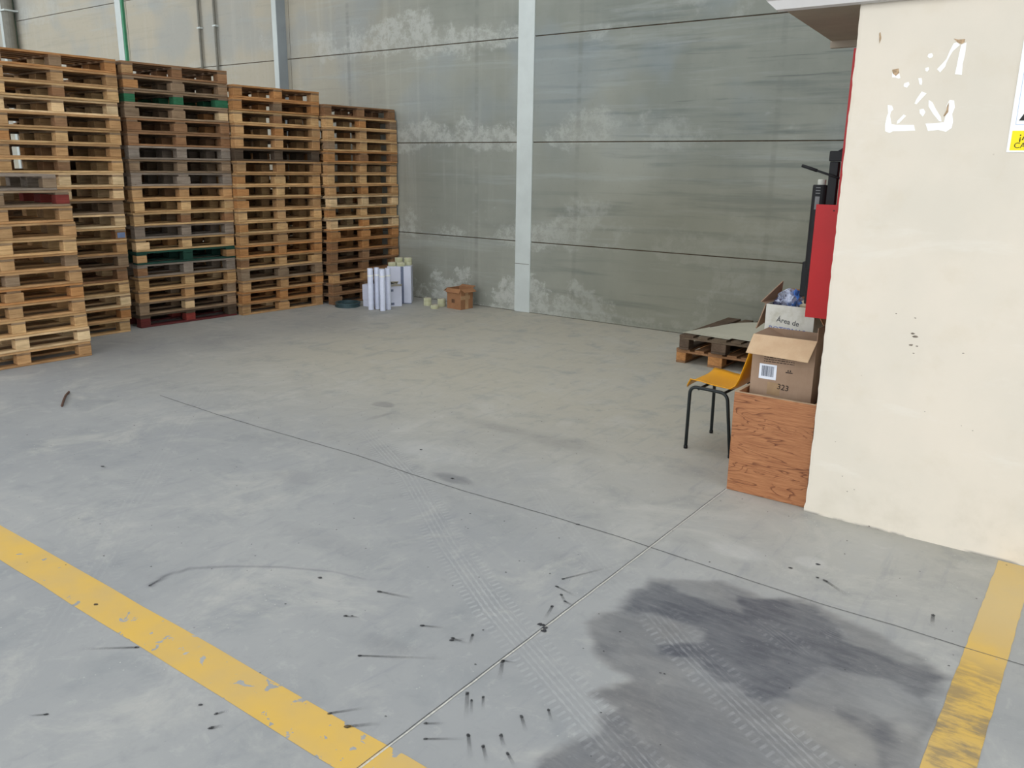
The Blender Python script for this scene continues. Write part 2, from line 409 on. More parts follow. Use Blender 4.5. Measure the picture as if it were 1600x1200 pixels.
def floor_layers(n, p):
    """concrete colour with grime and painted warm light, shared by slab and painted lines"""
    big = n.noise(p, 0.7, 5, 0.6); mid = n.noise(p, 3.1, 6, 0.65, 0.4); fine = n.noise(p, 38, 5, 0.7)
    x, y, z = n.sep(p)
    col = n.mix(n.rng(big, 0.3, 0.7), L(148, 150, 151), L(160, 161, 160))
    # sandy tint paints warm interior light towards the back, less in stack shade
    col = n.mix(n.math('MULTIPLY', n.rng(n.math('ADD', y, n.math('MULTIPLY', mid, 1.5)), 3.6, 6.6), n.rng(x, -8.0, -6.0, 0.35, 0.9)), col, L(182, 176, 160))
    col = n.mix(n.math('MULTIPLY', n.rng(mid, 0.48, 0.74), 0.5), col, L(128, 133, 136))
    col = n.mix(n.math('MULTIPLY', n.rng(n.noise(p, 1.6, 7, 0.7, 0.8), 0.49, 0.70), 0.5), col, L(186, 184, 177))
    mot = n.noise(p, 8.5, 6, 0.72, 0.5)
    col = n.mix(n.math('MULTIPLY', n.rng(mot, 0.54, 0.72), 0.28), col, L(130, 133, 134))
    col = n.mix(n.math('MULTIPLY', n.rng(mot, 0.46, 0.32), 0.22), col, L(188, 187, 182))
    col = n.mix(n.math('MULTIPLY', n.rng(fine, 0.6, 0.82), 0.16), col, L(118, 122, 126))
    return col, mid, fine

def grime(n, p, col, mid, fine, amt=1.0):
    dark = n.attr('dark'); light = n.attr('light'); warm = n.attr('warm')
    st = n.noise(n.mapping(p, (3.0, 14.0, 1), rot=(0, 0, 0.55)), 2.0, 5, 0.7)
    col = n.mix(n.math('MULTIPLY', light, 0.55), col, L(200, 200, 198))
    col = n.mix(n.math('MULTIPLY', warm, 0.35), col, L(150, 142, 128))
    dd = n.math('MULTIPLY', dark, n.rng(st, 0.25, 0.72, 1.08, 0.80), clamp=True)
    dd = n.math('MULTIPLY', dd, n.rng(n.noise(n.mapping(p, (1, 2.2, 1), rot=(0, 0, 0.6)), 24, 5, 0.75), 0.56, 0.72, 1.0, 0.62))
    dd = n.math('MULTIPLY', dd, n.rng(n.noise(p, 4.0, 5, 0.6, 0.5), 0.3, 0.7, 1.06, 0.86))
    col = n.mix(n.math('MULTIPLY', dd, 0.93*amt), col, L(76, 78, 86))
    # tyre prints
    tm = n.attr('tmask'); u = n.attr('tu'); v = n.attr('tv'); au = n.math('ABSOLUTE', u)
    lug = n.math('SINE', n.math('ADD', n.math('MULTIPLY', v, 175.0), n.math('MULTIPLY', u, 5.0)))
    lug = n.math('MULTIPLY', n.rng(lug, 0.15, 0.6), n.rng(au, 0.55, 0.60))
    rib = n.math('SINE', n.math('MULTIPLY', u, 26.0)); zig = n.math('MULTIPLY', n.math('SINE', n.math('MULTIPLY', v, 120.0)), 0.35)
    rib = n.math('MULTIPLY', n.rng(n.math('ADD', rib, zig), 0.1, 0.7), n.rng(au, 0.50, 0.56, 1.0, 0.0))
    pat = n.math('MAXIMUM', lug, rib)
    brk = n.math('MULTIPLY', n.rng(mid, 0.36, 0.6, 0.35, 1.0), n.rng(n.noise(p, 24, 4, 0.7), 0.36, 0.6, 0.3, 1.0))
    col = n.mix(n.math('MULTIPLY', n.math('MULTIPLY', tm, brk), n.math('MULTIPLY', pat, 0.30*amt)), col, L(196, 198, 200))
    inv = n.math('SUBTRACT', 1.0, pat)
    col = n.mix(n.math('MULTIPLY', n.math('MULTIPLY', tm, brk), n.math('MULTIPLY', inv, 0.14*amt)), col, L(104, 107, 114))
    return col

def floor_mat():
    n = N('floor_concrete'); p = n.pos()
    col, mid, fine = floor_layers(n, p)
    # pale dust specks and dark grit
    sp = n.voro(p, 26); col = n.mix(n.math('MULTIPLY', n.rng(sp, 0.04, 0.10, 1.0, 0.0), n.rng(mid, 0.5, 0.7)), col, L(206, 205, 200))
    sp2 = n.voro(n.mapping(p, (1, 1, 1), (3.3, 1.7, 0)), 7); col = n.mix(n.math('MULTIPLY', n.rng(sp2, 0.015, 0.05, 0.8, 0.0), n.rng(mid, 0.48, 0.62)), col, L(92, 92, 94))
    sw = n.noise(n.mapping(p, (6, 1.2, 1), rot=(0, 0, 0.9)), 1.8, 6, 0.7, 0.5)
    col = n.mix(n.math('MULTIPLY', n.rng(sw, 0.52, 0.72), 0.30), col, L(126, 130, 136))
    col = grime(n, p, col, mid, fine)
    n.base(col)
    n.rough(n.rng(n.attr('dark'), 0.2, 0.9, 0.62, 0.5))
    n.bump(n.math('ADD', fine, n.math('MULTIPLY', mid, 0.5)), 0.12, 0.004)
    return n.m
M_floor = floor_mat()
floor = struct(make_floor(), 'grey polished concrete floor with tyre prints and a dark oily stain')
floor.data.materials.append(M_floor)

def paint_mat(name, dirt):
    n = N(name); p = n.pos(); x, y, z = n.sep(p)
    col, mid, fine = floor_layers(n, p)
    worn = n.noise(p, 1.8, 4, 0.6)
    yel = n.mix(n.rng(worn, 0.35, 0.65), L(212, 174, 84), L(198, 168, 106))
    yel = n.mix(n.math('MULTIPLY', n.rng(mid, 0.5, 0.75), 0.35), yel, L(190, 160, 100))
    chip = n.noise(p, 15, 4, 0.55, 0.7)
    if dirt:
        st = n.math('ADD', n.math('MULTIPLY', n.noise(n.mapping(p, (3.0, 13.0, 1), rot=(0, 0, 0.35)), 2.4, 6, 0.72), 0.5), n.math('MULTIPLY', n.noise(p, 5.5, 5, 0.6, 0.6), 0.5))
        inb = n.rng(n.math('ABSOLUTE', n.math('SUBTRACT', y, 3.02)), 0.18, 0.46, 1.0, 0.0)
        yel = n.mix(n.math('MULTIPLY', inb, n.rng(st, 0.42, 0.58, 0.12, 0.72)), yel, L(124, 112, 92))
        yel = n.mix(n.math('MULTIPLY', n.rng(st, 0.49, 0.56), n.rng(y, 2.9, 3.1, 0.55, 0.0)), yel, L(130, 118, 96))
        yel = n.mix(n.rng(y, 3.4, 4.0, 0.0, 0.55), yel, L(204, 184, 140))
        hole = n.rng(chip, 0.70, 0.73)
    else:
        zone = n.rng(x, -4.2, -2.6, 0.0, 1.0)
        hole = n.rng(n.math('ADD', chip, n.math('MULTIPLY', zone, 0.05)), 0.675, 0.69)
    col = n.mix(hole, yel, col)
    n.base(col); n.rough(0.6); n.bump(hole, -0.2, 0.002)
    return n.m
def painted_strip(name, x0, x1, y0, y1, mat, label, along):
    bm = bmesh.new(); k = 60; rr = random.Random(5)
    A = []; B = []
    for i in range(k+1):
        t = i/k
        if along == 'x':
            x = x0+(x1-x0)*t; A.append((x, y0+rr.uniform(-.003, .003))); B.append((x, y1+rr.uniform(-.003, .003)))
        else:
            y = y0+(y1-y0)*t; A.append((x0+rr.uniform(-.002, .002), y)); B.append((x1+rr.uniform(-.002, .002), y))
    va = [bm.verts.new((*a, 0.0012)) for a in A]; vb = [bm.verts.new((*b, 0.0012)) for b in B]
    for i in range(k): bm.faces.new((va[i], va[i+1], vb[i+1], vb[i]))
    o = obj(name, bm, mat, floor); o['label'] = label
    return o
painted_strip('painted_line', -14, 1.5, 1.478, 1.652, paint_mat('yellow_floor_paint', False), 'chipped yellow floor line crossing the near left', 'x')
painted_strip('painted_line', -0.277, -0.130, 1.655, 4.44, paint_mat('yellow_floor_paint_scuffed', True), 'scuffed yellow floor line running up to the cream wall', 'y')

# saw cuts and the sealed joint
M_cut = plain('saw_cut', L(98, 98, 98), 0.9, var=0.3, scale=30)
M_seal = plain('pale_joint_sealant', L(196, 194, 186), 0.8, var=0.15, scale=60)
def strip_line(name, pts, w, z, mat, wob=0.0):
    bm = bmesh.new(); rr = random.Random(11); prev = None
    P = []
    for a, b in zip(pts, pts[1:]):
        a = Vector(a); b = Vector(b); k = max(2, int((b-a).length/0.06))
        for i in range(k): P.append(a.lerp(b, i/k))
    P.append(Vector(pts[-1]))
    for i, q in enumerate(P):
        d = (P[min(i+1, len(P)-1)]-P[max(0, i-1)]).normalized(); s = Vector((-d.y, d.x))
        o = rr.uniform(-wob, wob); ww = w*rr.uniform(0.8, 1.2)
        cur = (bm.verts.new((*(q+s*(o+ww/2)), z)), bm.verts.new((*(q+s*(o-ww/2)), z)))
        if prev: bm.faces.new((prev[0], prev[1], cur[1], cur[0]))
        prev = cur
    return obj(name, bm, mat, floor)
strip_line('joint_sealant', [(-1.703, 4.50), (-1.695, 3.0), (-1.683, 0.6)], 0.0062, 0.0016, M_seal, 0.0008)
strip_line('saw_cut', [(-1.7105, 4.50), (-1.7025, 3.0), (-1.6905, 0.6)], 0.0034, 0.0014, M_cut, 0.0006)
strip_line('saw_cut', [(-6.138,3.556),(-5.322,3.527),(-4.650,3.529),(-3.832,3.549),(-3.348,3.517),(-2.927,3.504),(-2.309,3.523),(-1.834,3.519),(-1.540,3.501)], 0.006, 0.0014, M_cut, 0.0015)
strip_line('saw_cut', [(-1.540,3.501),(-1.145,3.480),(-0.824,3.467),(-0.538,3.477),(-0.296,3.470),(-0.074,3.474),(0.132,3.477)], 0.0042, 0.0018, M_cut, 0.0006)

# splashes with dragged tails, drips
def scuff_mat():
    n = N('black_scuff'); n.base(L(52, 52, 56)); n.rough(0.8)
    a = n.attr('a'); v = n.noise(n.pos(), 60, 4, 0.7)
    n.put(n.b.inputs['Alpha'], n.math('MULTIPLY', a, n.rng(v, 0.3, 0.6, 0.55, 1.0)))
    return n.m
SPL = [(-2.441,2.359),(-2.263,2.411),(-2.100,2.266),(-2.004,2.316),(-2.144,1.957),(-1.860,2.149),(-1.968,1.651),(-1.881,1.762),(-1.868,1.638),(-1.784,1.727),(-1.617,1.752),(-1.508,1.836),(-1.844,2.883),(-1.709,2.857),(-1.787,2.832),(-1.723,2.775),(-1.763,2.724),(-1.726,2.607),(-1.685,2.268),(-1.631,2.293),(-1.743,2.795),(-1.676,2.778),(-1.664,2.026),(-1.574,1.910),(-1.626,2.004),(-1.571,1.934),(-1.605,2.043),(-1.560,1.987),(-1.684,2.263),(-1.617,2.154),(-2.275,1.411),(-2.254,1.453),(-2.224,1.356),(-2.198,1.393),(-2.360,1.408),(-2.353,1.413),(-3.288,1.772),(-3.321,1.877),(-2.384,2.141),(-2.338,2.152),(-1.515,1.851),(-1.441,1.771),(-1.443,1.839),(-1.379,1.781),(-1.429,1.917),(-1.382,1.873),(-1.359,1.860),(-1.301,1.823),(-1.379,2.126),(-1.331,2.075),(-1.433,2.040),(-1.372,1.981),(-1.933,2.256),(-1.890,2.301),(-1.892,2.336),(-1.852,2.267),(-1.938,2.270),(-1.854,2.277),(-0.891,3.695),(-0.751,3.601),(-0.931,3.703),(-0.922,3.702),(-0.430,3.665),(-0.415,3.559),(-0.971,3.843),(-0.961,3.842),(-3.591,3.888),(-3.563,3.894),(-4.916,2.424),(-4.859,2.426),(-3.086,3.615),(-3.054,3.613),(-2.129,3.516),(-2.105,3.524),(-2.871,1.467),(-3.042,1.319),(-2.730,1.057),(-2.778,1.011),(-2.406,2.125),(-2.352,2.147),(-1.063,3.721),(-1.049,3.724),(-1.670,1.811),(-1.610,1.857),(-1.861,2.961),(-1.738,3.219),(-2.749,2.284),(-2.733,2.289),(-3.315,1.539),(-3.303,1.541)]
def scuffs():
    bm = bmesh.new(); la = bm.verts.layers.float.new('a'); rr = random.Random(2)
    def vert(p, a):
        v = bm.verts.new((p[0], p[1], 0.0022)); v[la] = a; return v
    for i in range(0, len(SPL), 2):
        h = Vector(SPL[i]); t = Vector(SPL[i+1]); d = t-h; Ln = d.length; d = d/Ln; s = Vector((-d.y, d.x))
        r = rr.uniform(0.005, 0.0085)*(1+0.12*h.length*0.5)
        c = vert(h, 0.95); ring = [vert(h + (d*math.cos(k*0.7854)*1.4 + s*math.sin(k*0.7854))*r*rr.uniform(.7, 1.1), 0.75) for k in range(8)]
        for k in range(8): bm.faces.new((c, ring[k], ring[(k+1) % 8]))
        if Ln > 0.03:
            prev = (vert(h+s*r*0.7, 0.55), vert(h-s*r*0.7, 0.55))
            for k in range(1, 6):
                u = k/5; w = r*(0.7+0.4*u)
                cur = (vert(h+d*Ln*u+s*w, 0.55*(1-u)**1.5), vert(h+d*Ln*u-s*w, 0.55*(1-u)**1.5))
                bm.faces.new((prev[0], prev[1], cur[1], cur[0])); prev = cur
    # knot of dirt on the sealed joint
    for (px) in [(-1.710,2.574),(-1.690,2.559),(-1.722,2.572),(-1.681,2.541)]:
        c = vert(px, 1.0); ring = [vert(Vector(px)+Vector((math.cos(k*.785), math.sin(k*.785)))*rr.uniform(.006, .016), .9) for k in range(8)]
        for k in range(8): bm.faces.new((c, ring[k], ring[(k+1) % 8]))
    # loose grit
    for k in range(330):
        x = rr.uniform(-6.5, -0.2); y = rr.uniform(1.5, 6.5); q = rr.uniform(0.002, 0.0055)
        c = vert((x, y), 0.8); ring = [vert((x+math.cos(j*1.05)*q*rr.uniform(.6, 1.5), y+math.sin(j*1.05)*q), 0.6) for j in range(6)]
        for j in range(6): bm.faces.new((c, ring[j], ring[(j+1) % 6]))
    o = obj('scuff_marks', bm, scuff_mat(), floor); o['kind'] = 'stuff'
scuffs()

# ---- block wall (cream office block at the right) --------------------------
def cream_mat():
    n = N('cream_plaster'); p = n.pos(); x, y, z = n.sep(p)
    big = n.noise(p, 1.3, 5, 0.55); mid = n.noise(p, 5, 6, 0.6); fine = n.noise(p, 45, 5, 0.6)
    col = n.mix(n.rng(big, 0.35, 0.68), L(222, 212, 196), L(214, 206, 191))
    col = n.mix(n.math('MULTIPLY', n.rng(mid, 0.5, 0.72), 0.25), col, L(208, 195, 172))
    smear = n.noise(n.mapping(p, (0.8, 1, 3.0)), 1.7, 6, 0.7, 0.6)
    col = n.mix(n.math('MULTIPLY', n.rng(smear, 0.56, 0.72), 0.22), col, L(232, 228, 218))
    # scuffed skirting zone
    low = n.rng(z, 0.0, 0.5, 1.0, 0.0)
    col = n.mix(n.math('MULTIPLY', n.math('MULTIPLY', low, n.rng(mid, 0.38, 0.75)), 0.30), col, L(190, 186, 174))
    foot = n.math('MULTIPLY', n.rng(z, 0.0, 0.016, 1.0, 0.0), n.rng(n.noise(p, 6, 5), 0.46, 0.62))
    col = n.mix(n.math('MULTIPLY', foot, 0.7), col, L(96, 96, 94))
    sp = n.voro(n.mapping(p, (1, 1, 1), (.3, 0, .2)), 8.5)
    col = n.mix(n.math('MULTIPLY', n.rng(sp, 0.02, 0.05, 0.8, 0.0), n.rng(mid, 0.52, 0.6)), col, L(120, 100, 84))
    n.base(col); n.rough(0.7); n.bump(n.math('ADD', n.math('MULTIPLY', fine, 0.5), mid), 0.12, 0.006)
    return n.m
M_cream = cream_mat()
def block_walls():
    bm = bmesh.new(); rr = random.Random(4)
    # front wall with a slightly crumbled vertical corner
    zs = [i*2.614/92 for i in range(93)]
    k = [rr.uniform(-0.0022, 0.0018) for _ in zs]
    cols = [(-1.227, 4.452), (-1.212, 4.45), (3.6, 4.45), (3.6, 4.62), (-1.232, 4.62)]
    rings = []
    for z, j in zip(zs, k):
        foot = 0.006 if z < 0.03 else 0
        rings.append([bm.verts.new((x+(j-foot if i in (0, 1, 4) else 0), y, z)) for i, (x, y) in enumerate(cols)])
    for a, b in zip(rings, rings[1:]):
        for i in range(5): bm.faces.new((a[i], a[(i+1) % 5], b[(i+1) % 5], b[i]))
    bm.faces.new(rings[0][::-1]); bm.faces.new(rings[-1])
    struct(obj('wall_right', bm, M_cream), 'cream plastered block wall with scuffs and peeled paint')
    bm = bmesh.new(); box(bm, -1.232, -1.08, 4.62, 5.72, 0, 2.6); box(bm, -1.08, 3.6, 5.6, 5.72, 0, 2.6)
    struct(obj('wall_end', bm, M_cream))
block_walls()
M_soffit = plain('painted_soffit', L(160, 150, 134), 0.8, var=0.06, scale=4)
M_fascia = plain('white_fascia', L(196, 193, 190), 0.6, var=0.04, scale=6)
def canopy():
    o = None
    bm = bmesh.new()
    box(bm, -1.60, 3.7, 4.44, 5.68, 2.62, 2.70)
    slab = struct(obj('ceiling_slab', bm, M_soffit), 'overhanging roof slab of the cream block')
    bm = bmesh.new()
    prof = [(0, 2.606), (-0.03, 2.612), (-0.035, 2.655), (-0.055, 2.665), (-0.06, 2.75), (0.0, 2.76)]
    a = [bm.verts.new((-1.67+(0.05 if z < 2.65 else 0), 4.43+y, z)) for y, z in prof]; b = [bm.verts.new((3.7, 4.43+y, z)) for y, z in prof]
    for i in range(len(prof)): bm.faces.new((a[i], b[i], b[(i+1) % len(prof)], a[(i+1) % len(prof)]))
    bm.faces.new(a); bm.faces.new(b[::-1])
    obj('fascia', bm, M_fascia, slab)
    bm = bmesh.new(); box(bm, -1.72, -1.232, 5.66, 5.70, 2.58, 2.72)
    obj('rear_trim', bm, M_soffit, slab)
    bm = bmesh.new(); prism(bm, [(-1.60, 4.44), (-1.60, 5.68), (-1.715, 5.68), (-1.60, 4.44+.01)][:3], 2.62, 2.70)
    obj('slab_edge', bm, M_soffit, slab)
canopy()

# ---- steel columns, pipes on the back wall ---------------------------------
M_steel = plain('pale_grey_steel_paint', L(196, 203, 200), 0.55, var=0.05, scale=3)
M_steel_blue = plain('blue_grey_side', L(150, 158, 162), 0.5, var=0.06, scale=3)
M_green = plain('green_paint', L(70, 136, 102), 0.6, var=0.1)
M_pipe = plain('grey_pipe', L(120, 118, 108), 0.5, var=0.08)
def column(x0, x1, d, label, edge=None, side=None):
    bm = bmesh.new(); box(bm, x0, x1, YW-d, YW+0.02, 0.0, 7.4, 0, 0.004)
    o = struct(obj('trim_1', bm, M_steel), label)
    if edge: bm = bmesh.new(); box(bm, x1, x1+edge, YW-d+0.01, YW, 0, 7.4); obj('painted_edge', bm, M_green, o)
    if side: bm = bmesh.new(); box(bm, x1, x1+0.006, YW-d+0.006, YW, 0, 7.4); obj('column_side', bm, M_steel_blue, o)  # darker blue-grey sheet laid over the right side face
    return o
c1 = column(-6.385, -6.145, 0.012, 'wide pale grey steel column reaching the floor beside the small brown carton'); c1.name = 'trim_1'
bm = bmesh.new(); box(bm, -6.386, -6.16, YW-0.014, YW-0.0115, 0.62, 0.626); obj('weld_seam', bm, M_pipe, c1)
c2 = column(-10.80, -10.70, 0.17, 'pale steel column with grey side behind the third pallet stack', side=True); c2.name = 'trim_2'
c3 = column(-15.28, -15.10, 0.05, 'pale steel column with green edge rising behind the first two pallet stacks', edge=0.05); c3.name = 'trim_3'
c4 = column(-19.75, -19.35, 0.05, 'steel column with green edge at the far left of the wall', edge=0.16); c4.name = 'trim_4'
bm = bmesh.new(); tube(bm, [(-19.12, YW-0.16, 0), (-19.12, YW-0.16, 7.3)], 0.11, 16)
dp = obj('drain_pipe', bm, M_pipe); tag(dp, 'thick grey drain pipe beside green steel edge at the far left of the wall', 'pipe')
bm = bmesh.new()
for z in (1.2, 3.1, 4.72): box(bm, -19.25, -18.99, YW-0.28, YW-0.003, z, z+0.03)
obj('pipe_clamp', bm, M_steel, dp)
for x, lab in ((-12.80, 'thin grey vertical conduit on the wall, left one of the pair'), (-12.38, 'thin grey vertical conduit on the wall, right one of the pair')):
    bm = bmesh.new(); tube(bm, [(x, YW-0.04, 0.3), (x, YW-0.04, 7.3)], 0.022, 10)
    o = tag(obj('conduit', bm, M_pipe), lab, 'conduit', 'conduits on the back wall')
    bm = bmesh.new(); zc = 3.93 if x < -12.6 else 3.93
    for z in (1.5, zc, 5.6): box(bm, x-0.04, x+0.04, YW-0.066, YW-0.002, z, z+0.025)
    obj('clamp', bm, M_steel, o)

# ---- warehouse shell out of frame (roof with skylights, far wall, added light blocker) ----------
M_roof = plain('roof_sheet', L(200, 200, 196), 0.7, var=0.05)
bm = bmesh.new()
for (xa, xb, ya, yb) in ((-28, 8, -2.5, 3.2), (-28, 8, 7.2, 8.95), (-28, -24, 3.2, 7.2), (-12.5, -8.0, 3.2, 7.2), (-0.5, 8, 3.2, 7.2)):
    box(bm, xa, xb, ya, yb, 7.5, 7.6)
struct(obj('ceiling', bm, M_roof), 'pale roof sheeting of the warehouse')
bm = bmesh.new(); box(bm, -28.2, -28, -6, 8.9, 0, 7.6)
struct(obj('wall_left', bm, M_roof))
bm = bmesh.new(); box(bm, -0.9, -0.7, 5.75, 8.75, 0, 7.5)
struct(obj('wall_side', bm, plain('dull_block', L(120, 116, 104), 0.9)))  # unseen dark wall added to keep light off the back wall's right

# ================================================================== PALLETS
def wood_mat():
    n = N('pallet_wood'); co = n.coord()
    oi = n.t.nodes.new('ShaderNodeObjectInfo')
    rv = oi.outputs['Random']; oc = oi.outputs['Color']
    off = n.comb(n.math('MULTIPLY', rv, 40), n.math('MULTIPLY', rv, 17), n.math('MULTIPLY', rv, 29))
    add = n.t.nodes.new('ShaderNodeVectorMath'); add.operation = 'ADD'; n.put(add.inputs[0], co); n.put(add.inputs[1], off)
    p = add.outputs[0]
    g = n.noise(n.mapping(p, (2.2, 14, 26)), 2.0, 5, 0.65, 0.6)
    m = n.noise(p, 5.5, 4, 0.6)
    kn = n.voro(n.mapping(p, (3.5, 12, 14)), 1.5)
    fac = n.math('ADD', n.math('MULTIPLY', g, 0.6), n.math('MULTIPLY', m, 0.4))
    tone = n.mix(n.rng(fac, 0.3, 0.7), (0.62, 0.55, 0.48), (1.12, 1.08, 1.02))
    tone = n.mix(n.rng(kn, 0.02, 0.09, 0.6, 0.0), tone, (0.35, 0.26, 0.2))
    gr = n.mix(n.rng(n.noise(p, 1.7, 5, 0.6), 0.58, 0.75, 0.0, 0.35), tone, (0.68, 0.66, 0.64))
    col = n.mix(1.0, oc, gr, 'MULTIPLY')
    n.base(col); n.rough(0.8); n.bump(g, 0.25, 0.003)
    return n.m
M_wood = wood_mat()
def mesh_of(bm, name):
    me = bpy.data.meshes.new(name); bmesh.ops.recalc_face_normals(bm, faces=bm.faces); bm.to_mesh(me); bm.free(); me.materials.append(M_wood); return me
PH = 0.1424
PL = 0.612      # half length
WD = [0.145, 0.10, 0.145, 0.10, 0.145]; GAP = (0.8-sum(WD))/4
def deck_mesh(seed):
    rr = random.Random(seed); bm = bmesh.new(); y = -0.4
    for i, w in enumerate(WD):
        if i in (1, 2, 3):
            box(bm, -PL+rr.uniform(-.004, .004), PL+rr.uniform(-.004, .004), y+rr.uniform(0, .004), y+w-rr.uniform(0, .004), 0.1222, 0.142-rr.uniform(0, .0015), 0, 0.002)
        y += w+GAP
    for x0 in (-PL, -0.06, PL-0.12):
        box(bm, x0, x0+0.12, -0.4, 0.4, 0.1022, 0.122, 0, 0.002)
    return mesh_of(bm, 'deck')
def edge_mesh(seed):
    """outer deck board, worn and nicked along its edge"""
    rr = random.Random(seed); bm = bmesh.new(); n = 12; w = 0.145
    secs = []
    for i in range(n+1):
        x = -PL+2*PL*i/n + (rr.uniform(-.004, .004) if i in (0, n) else 0)
        y0 = rr.uniform(0, .004); z1 = 0.142-rr.uniform(0, .0018); z0 = 0.1223
        secs.append([bm.verts.new(p) for p in ((x, y0, z0), (x, w, z0), (x, w, z1), (x, y0, z1))])
    for a, b in zip(secs, secs[1:]):
        for k in range(4): bm.faces.new((a[k], a[(k+1) % 4], b[(k+1) % 4], b[k]))
    bm.faces.new(secs[0]); bm.faces.new(secs[-1][::-1])
    return mesh_of(bm, 'edge_board')
DECKS = [deck_mesh(s) for s in range(4)]; EDGES = [edge_mesh(s) for s in range(5)]
def blk(w, d):
    bm = bmesh.new(); box(bm, -w/2, w/2, -d/2, d/2, 0, 0.0818, 0, 0.004); return mesh_of(bm, 'block')
BLK = blk(0.118, 0.10); BLKM = blk(0.118, 0.145); BLKW = blk(0.16, 0.10)
def runm(d):
    bm = bmesh.new(); box(bm, -PL, PL, -d/2, d/2, 0, 0.020, 0, 0.003); return mesh_of(bm, 'bottom_board')
RUN = runm(0.10); RUNM = runm(0.145)

TINTS = {'pale': (222, 196, 156), 'new': (204, 170, 124), 'tan': (184, 148, 106), 'orange': (184, 136, 88), 'brown': (146, 112, 82),
         'weathered': (144, 124, 102), 'grey': (142, 132, 122), 'dark': (86, 74, 62), 'red': (138, 60, 54), 'green': (44, 104, 76), 'teal': (30, 70, 60), 'maroon': (92, 40, 40)}
WORDS = {'pale': 'pale pine', 'new': 'clean pine', 'tan': 'tan wooden', 'orange': 'orange-brown wooden', 'brown': 'brown wooden',
         'weathered': 'weathered brown wooden', 'grey': 'grey weathered wooden', 'dark': 'dark stained wooden', 'red': 'red painted wooden', 'green': 'green painted wooden', 'teal': 'dark green painted wooden', 'maroon': 'dark red wooden'}
def jit(c, r, a=0.10):
    k = 1+r.uniform(-a, a); w = r.uniform(-0.04, 0.04)
    l = L(*c); return (max(0, l[0]*k*(1+w)), max(0, l[1]*k), max(0, l[2]*k*(1-w)), 1)
def part(name, me, parent, loc, col, rz=0):
    o = bpy.data.objects.new(name, me); C.objects.link(o); o.parent = parent; o.location = loc; o.color = col; o.rotation_euler = (0, 0, rz)
    return o
def pallet(loc, rz, tint, label, group, r, block_tint=None, board_tint=None, odd=0.22):
    root = thing('wooden_pallet', label, 'pallet', loc, rz, group)
    base = TINTS[tint]
    wea_shade = (116, 102, 88) if tint not in ('dark', 'grey', 'teal') else base  # weathered deck tone, darkened to deepen the shade inside the stacks
    dk = tuple(0.35*a+0.65*b for a, b in zip(base, wea_shade))
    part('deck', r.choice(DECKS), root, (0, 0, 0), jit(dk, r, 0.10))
    for y in (-0.4, 0.255):
        part('edge_board', r.choice(EDGES), root, (0, y, 0), jit(base, r, 0.12))
    for j, y in enumerate((-0.35, 0.0, 0.35)):
        part('bottom_board', RUN if j != 1 else RUNM, root, (0, y, 0), jit(TINTS[board_tint] if board_tint else base, r, 0.15))
        for i, x in enumerate((-PL+0.059, 0.0, PL-0.059)):
            if block_tint: bt = TINTS[block_tint if isinstance(block_tint, str) else block_tint[i]]
            elif r.random() > odd: bt = base
            else: bt = TINTS[r.choice(['pale', 'orange', 'brown', 'tan', 'weathered'] if tint not in ('dark', 'grey') else ['grey', 'brown', 'weathered'])]
            wide = j != 1 and r.random() < 0.12
            part('block', (BLKW if wide else BLK) if j != 1 else BLKM, root, (x + (0.0 if not wide else (0.021 if i == 0 else (-0.021 if i == 2 else 0))), y, 0.0202), jit(bt, r, 0.16))
    return root
ORD = ['bottom', 'second', 'third', 'fourth', 'fifth', 'sixth', 'seventh', 'eighth', 'ninth', 'tenth', 'eleventh', 'twelfth', 'thirteenth', 'fourteenth', 'fifteenth', 'sixteenth', 'seventeenth', 'eighteenth', 'nineteenth', 'twentieth']
def stack(xf, yc, n, tints, where, group, seed, lean=(0, 0), special={}, ang=0.0, steps=None):
    r = random.Random(seed); z = 0.0005
    for i in range(n):
        t = tints[i % len(tints)]; sp = special.get(i, {})
        t = sp.get('tint', t)
        u = i/max(1, n-1)
        x = xf-0.4+lean[0]*u+r.uniform(-.018, .012); y = yc+lean[1]*u+r.uniform(-.008, .008)+sp.get('dy', 0)+(steps(i) if steps else 0)
        pos = ORD[i]+' from floor' if i not in (0, n-1) else ('bottom one' if i == 0 else 'topmost one')
        extra = sp.get('extra', '')
        lab = '%s pallet%s, %s %s' % (WORDS[t], extra, pos, where)
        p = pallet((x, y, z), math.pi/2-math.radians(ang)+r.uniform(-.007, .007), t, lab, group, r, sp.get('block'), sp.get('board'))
        if sp.get('tag'):
            bm = bmesh.new(); s = 1
            box(bm, 0.555*s-0.042, 0.555*s+0.042, (-0.4-0.0015 if s > 0 else 0.4), (-0.4 if s > 0 else 0.4+0.0015), 0.035, 0.09)
            obj('blue_mark', bm, plain('blue_paint', L(112, 128, 160), 0.7), p)
        z += PH
G = 'pallets in the tall stacks'
p0 = ['tan', 'pale', 'new', 'tan', 'orange', 'tan', 'tan', 'new', 'tan', 'tan', 'weathered', 'grey']
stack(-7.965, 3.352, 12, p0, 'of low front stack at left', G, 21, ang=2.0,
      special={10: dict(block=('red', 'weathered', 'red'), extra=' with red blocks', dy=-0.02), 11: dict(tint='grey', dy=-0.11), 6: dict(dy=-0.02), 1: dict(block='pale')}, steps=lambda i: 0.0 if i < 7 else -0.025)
p1 = ['new', 'tan', 'pale', 'new', 'brown', 'weathered', 'tan', 'new', 'pale', 'weathered', 'tan', 'pale', 'new', 'tan', 'new', 'tan', 'pale', 'new', 'tan', 'orange']
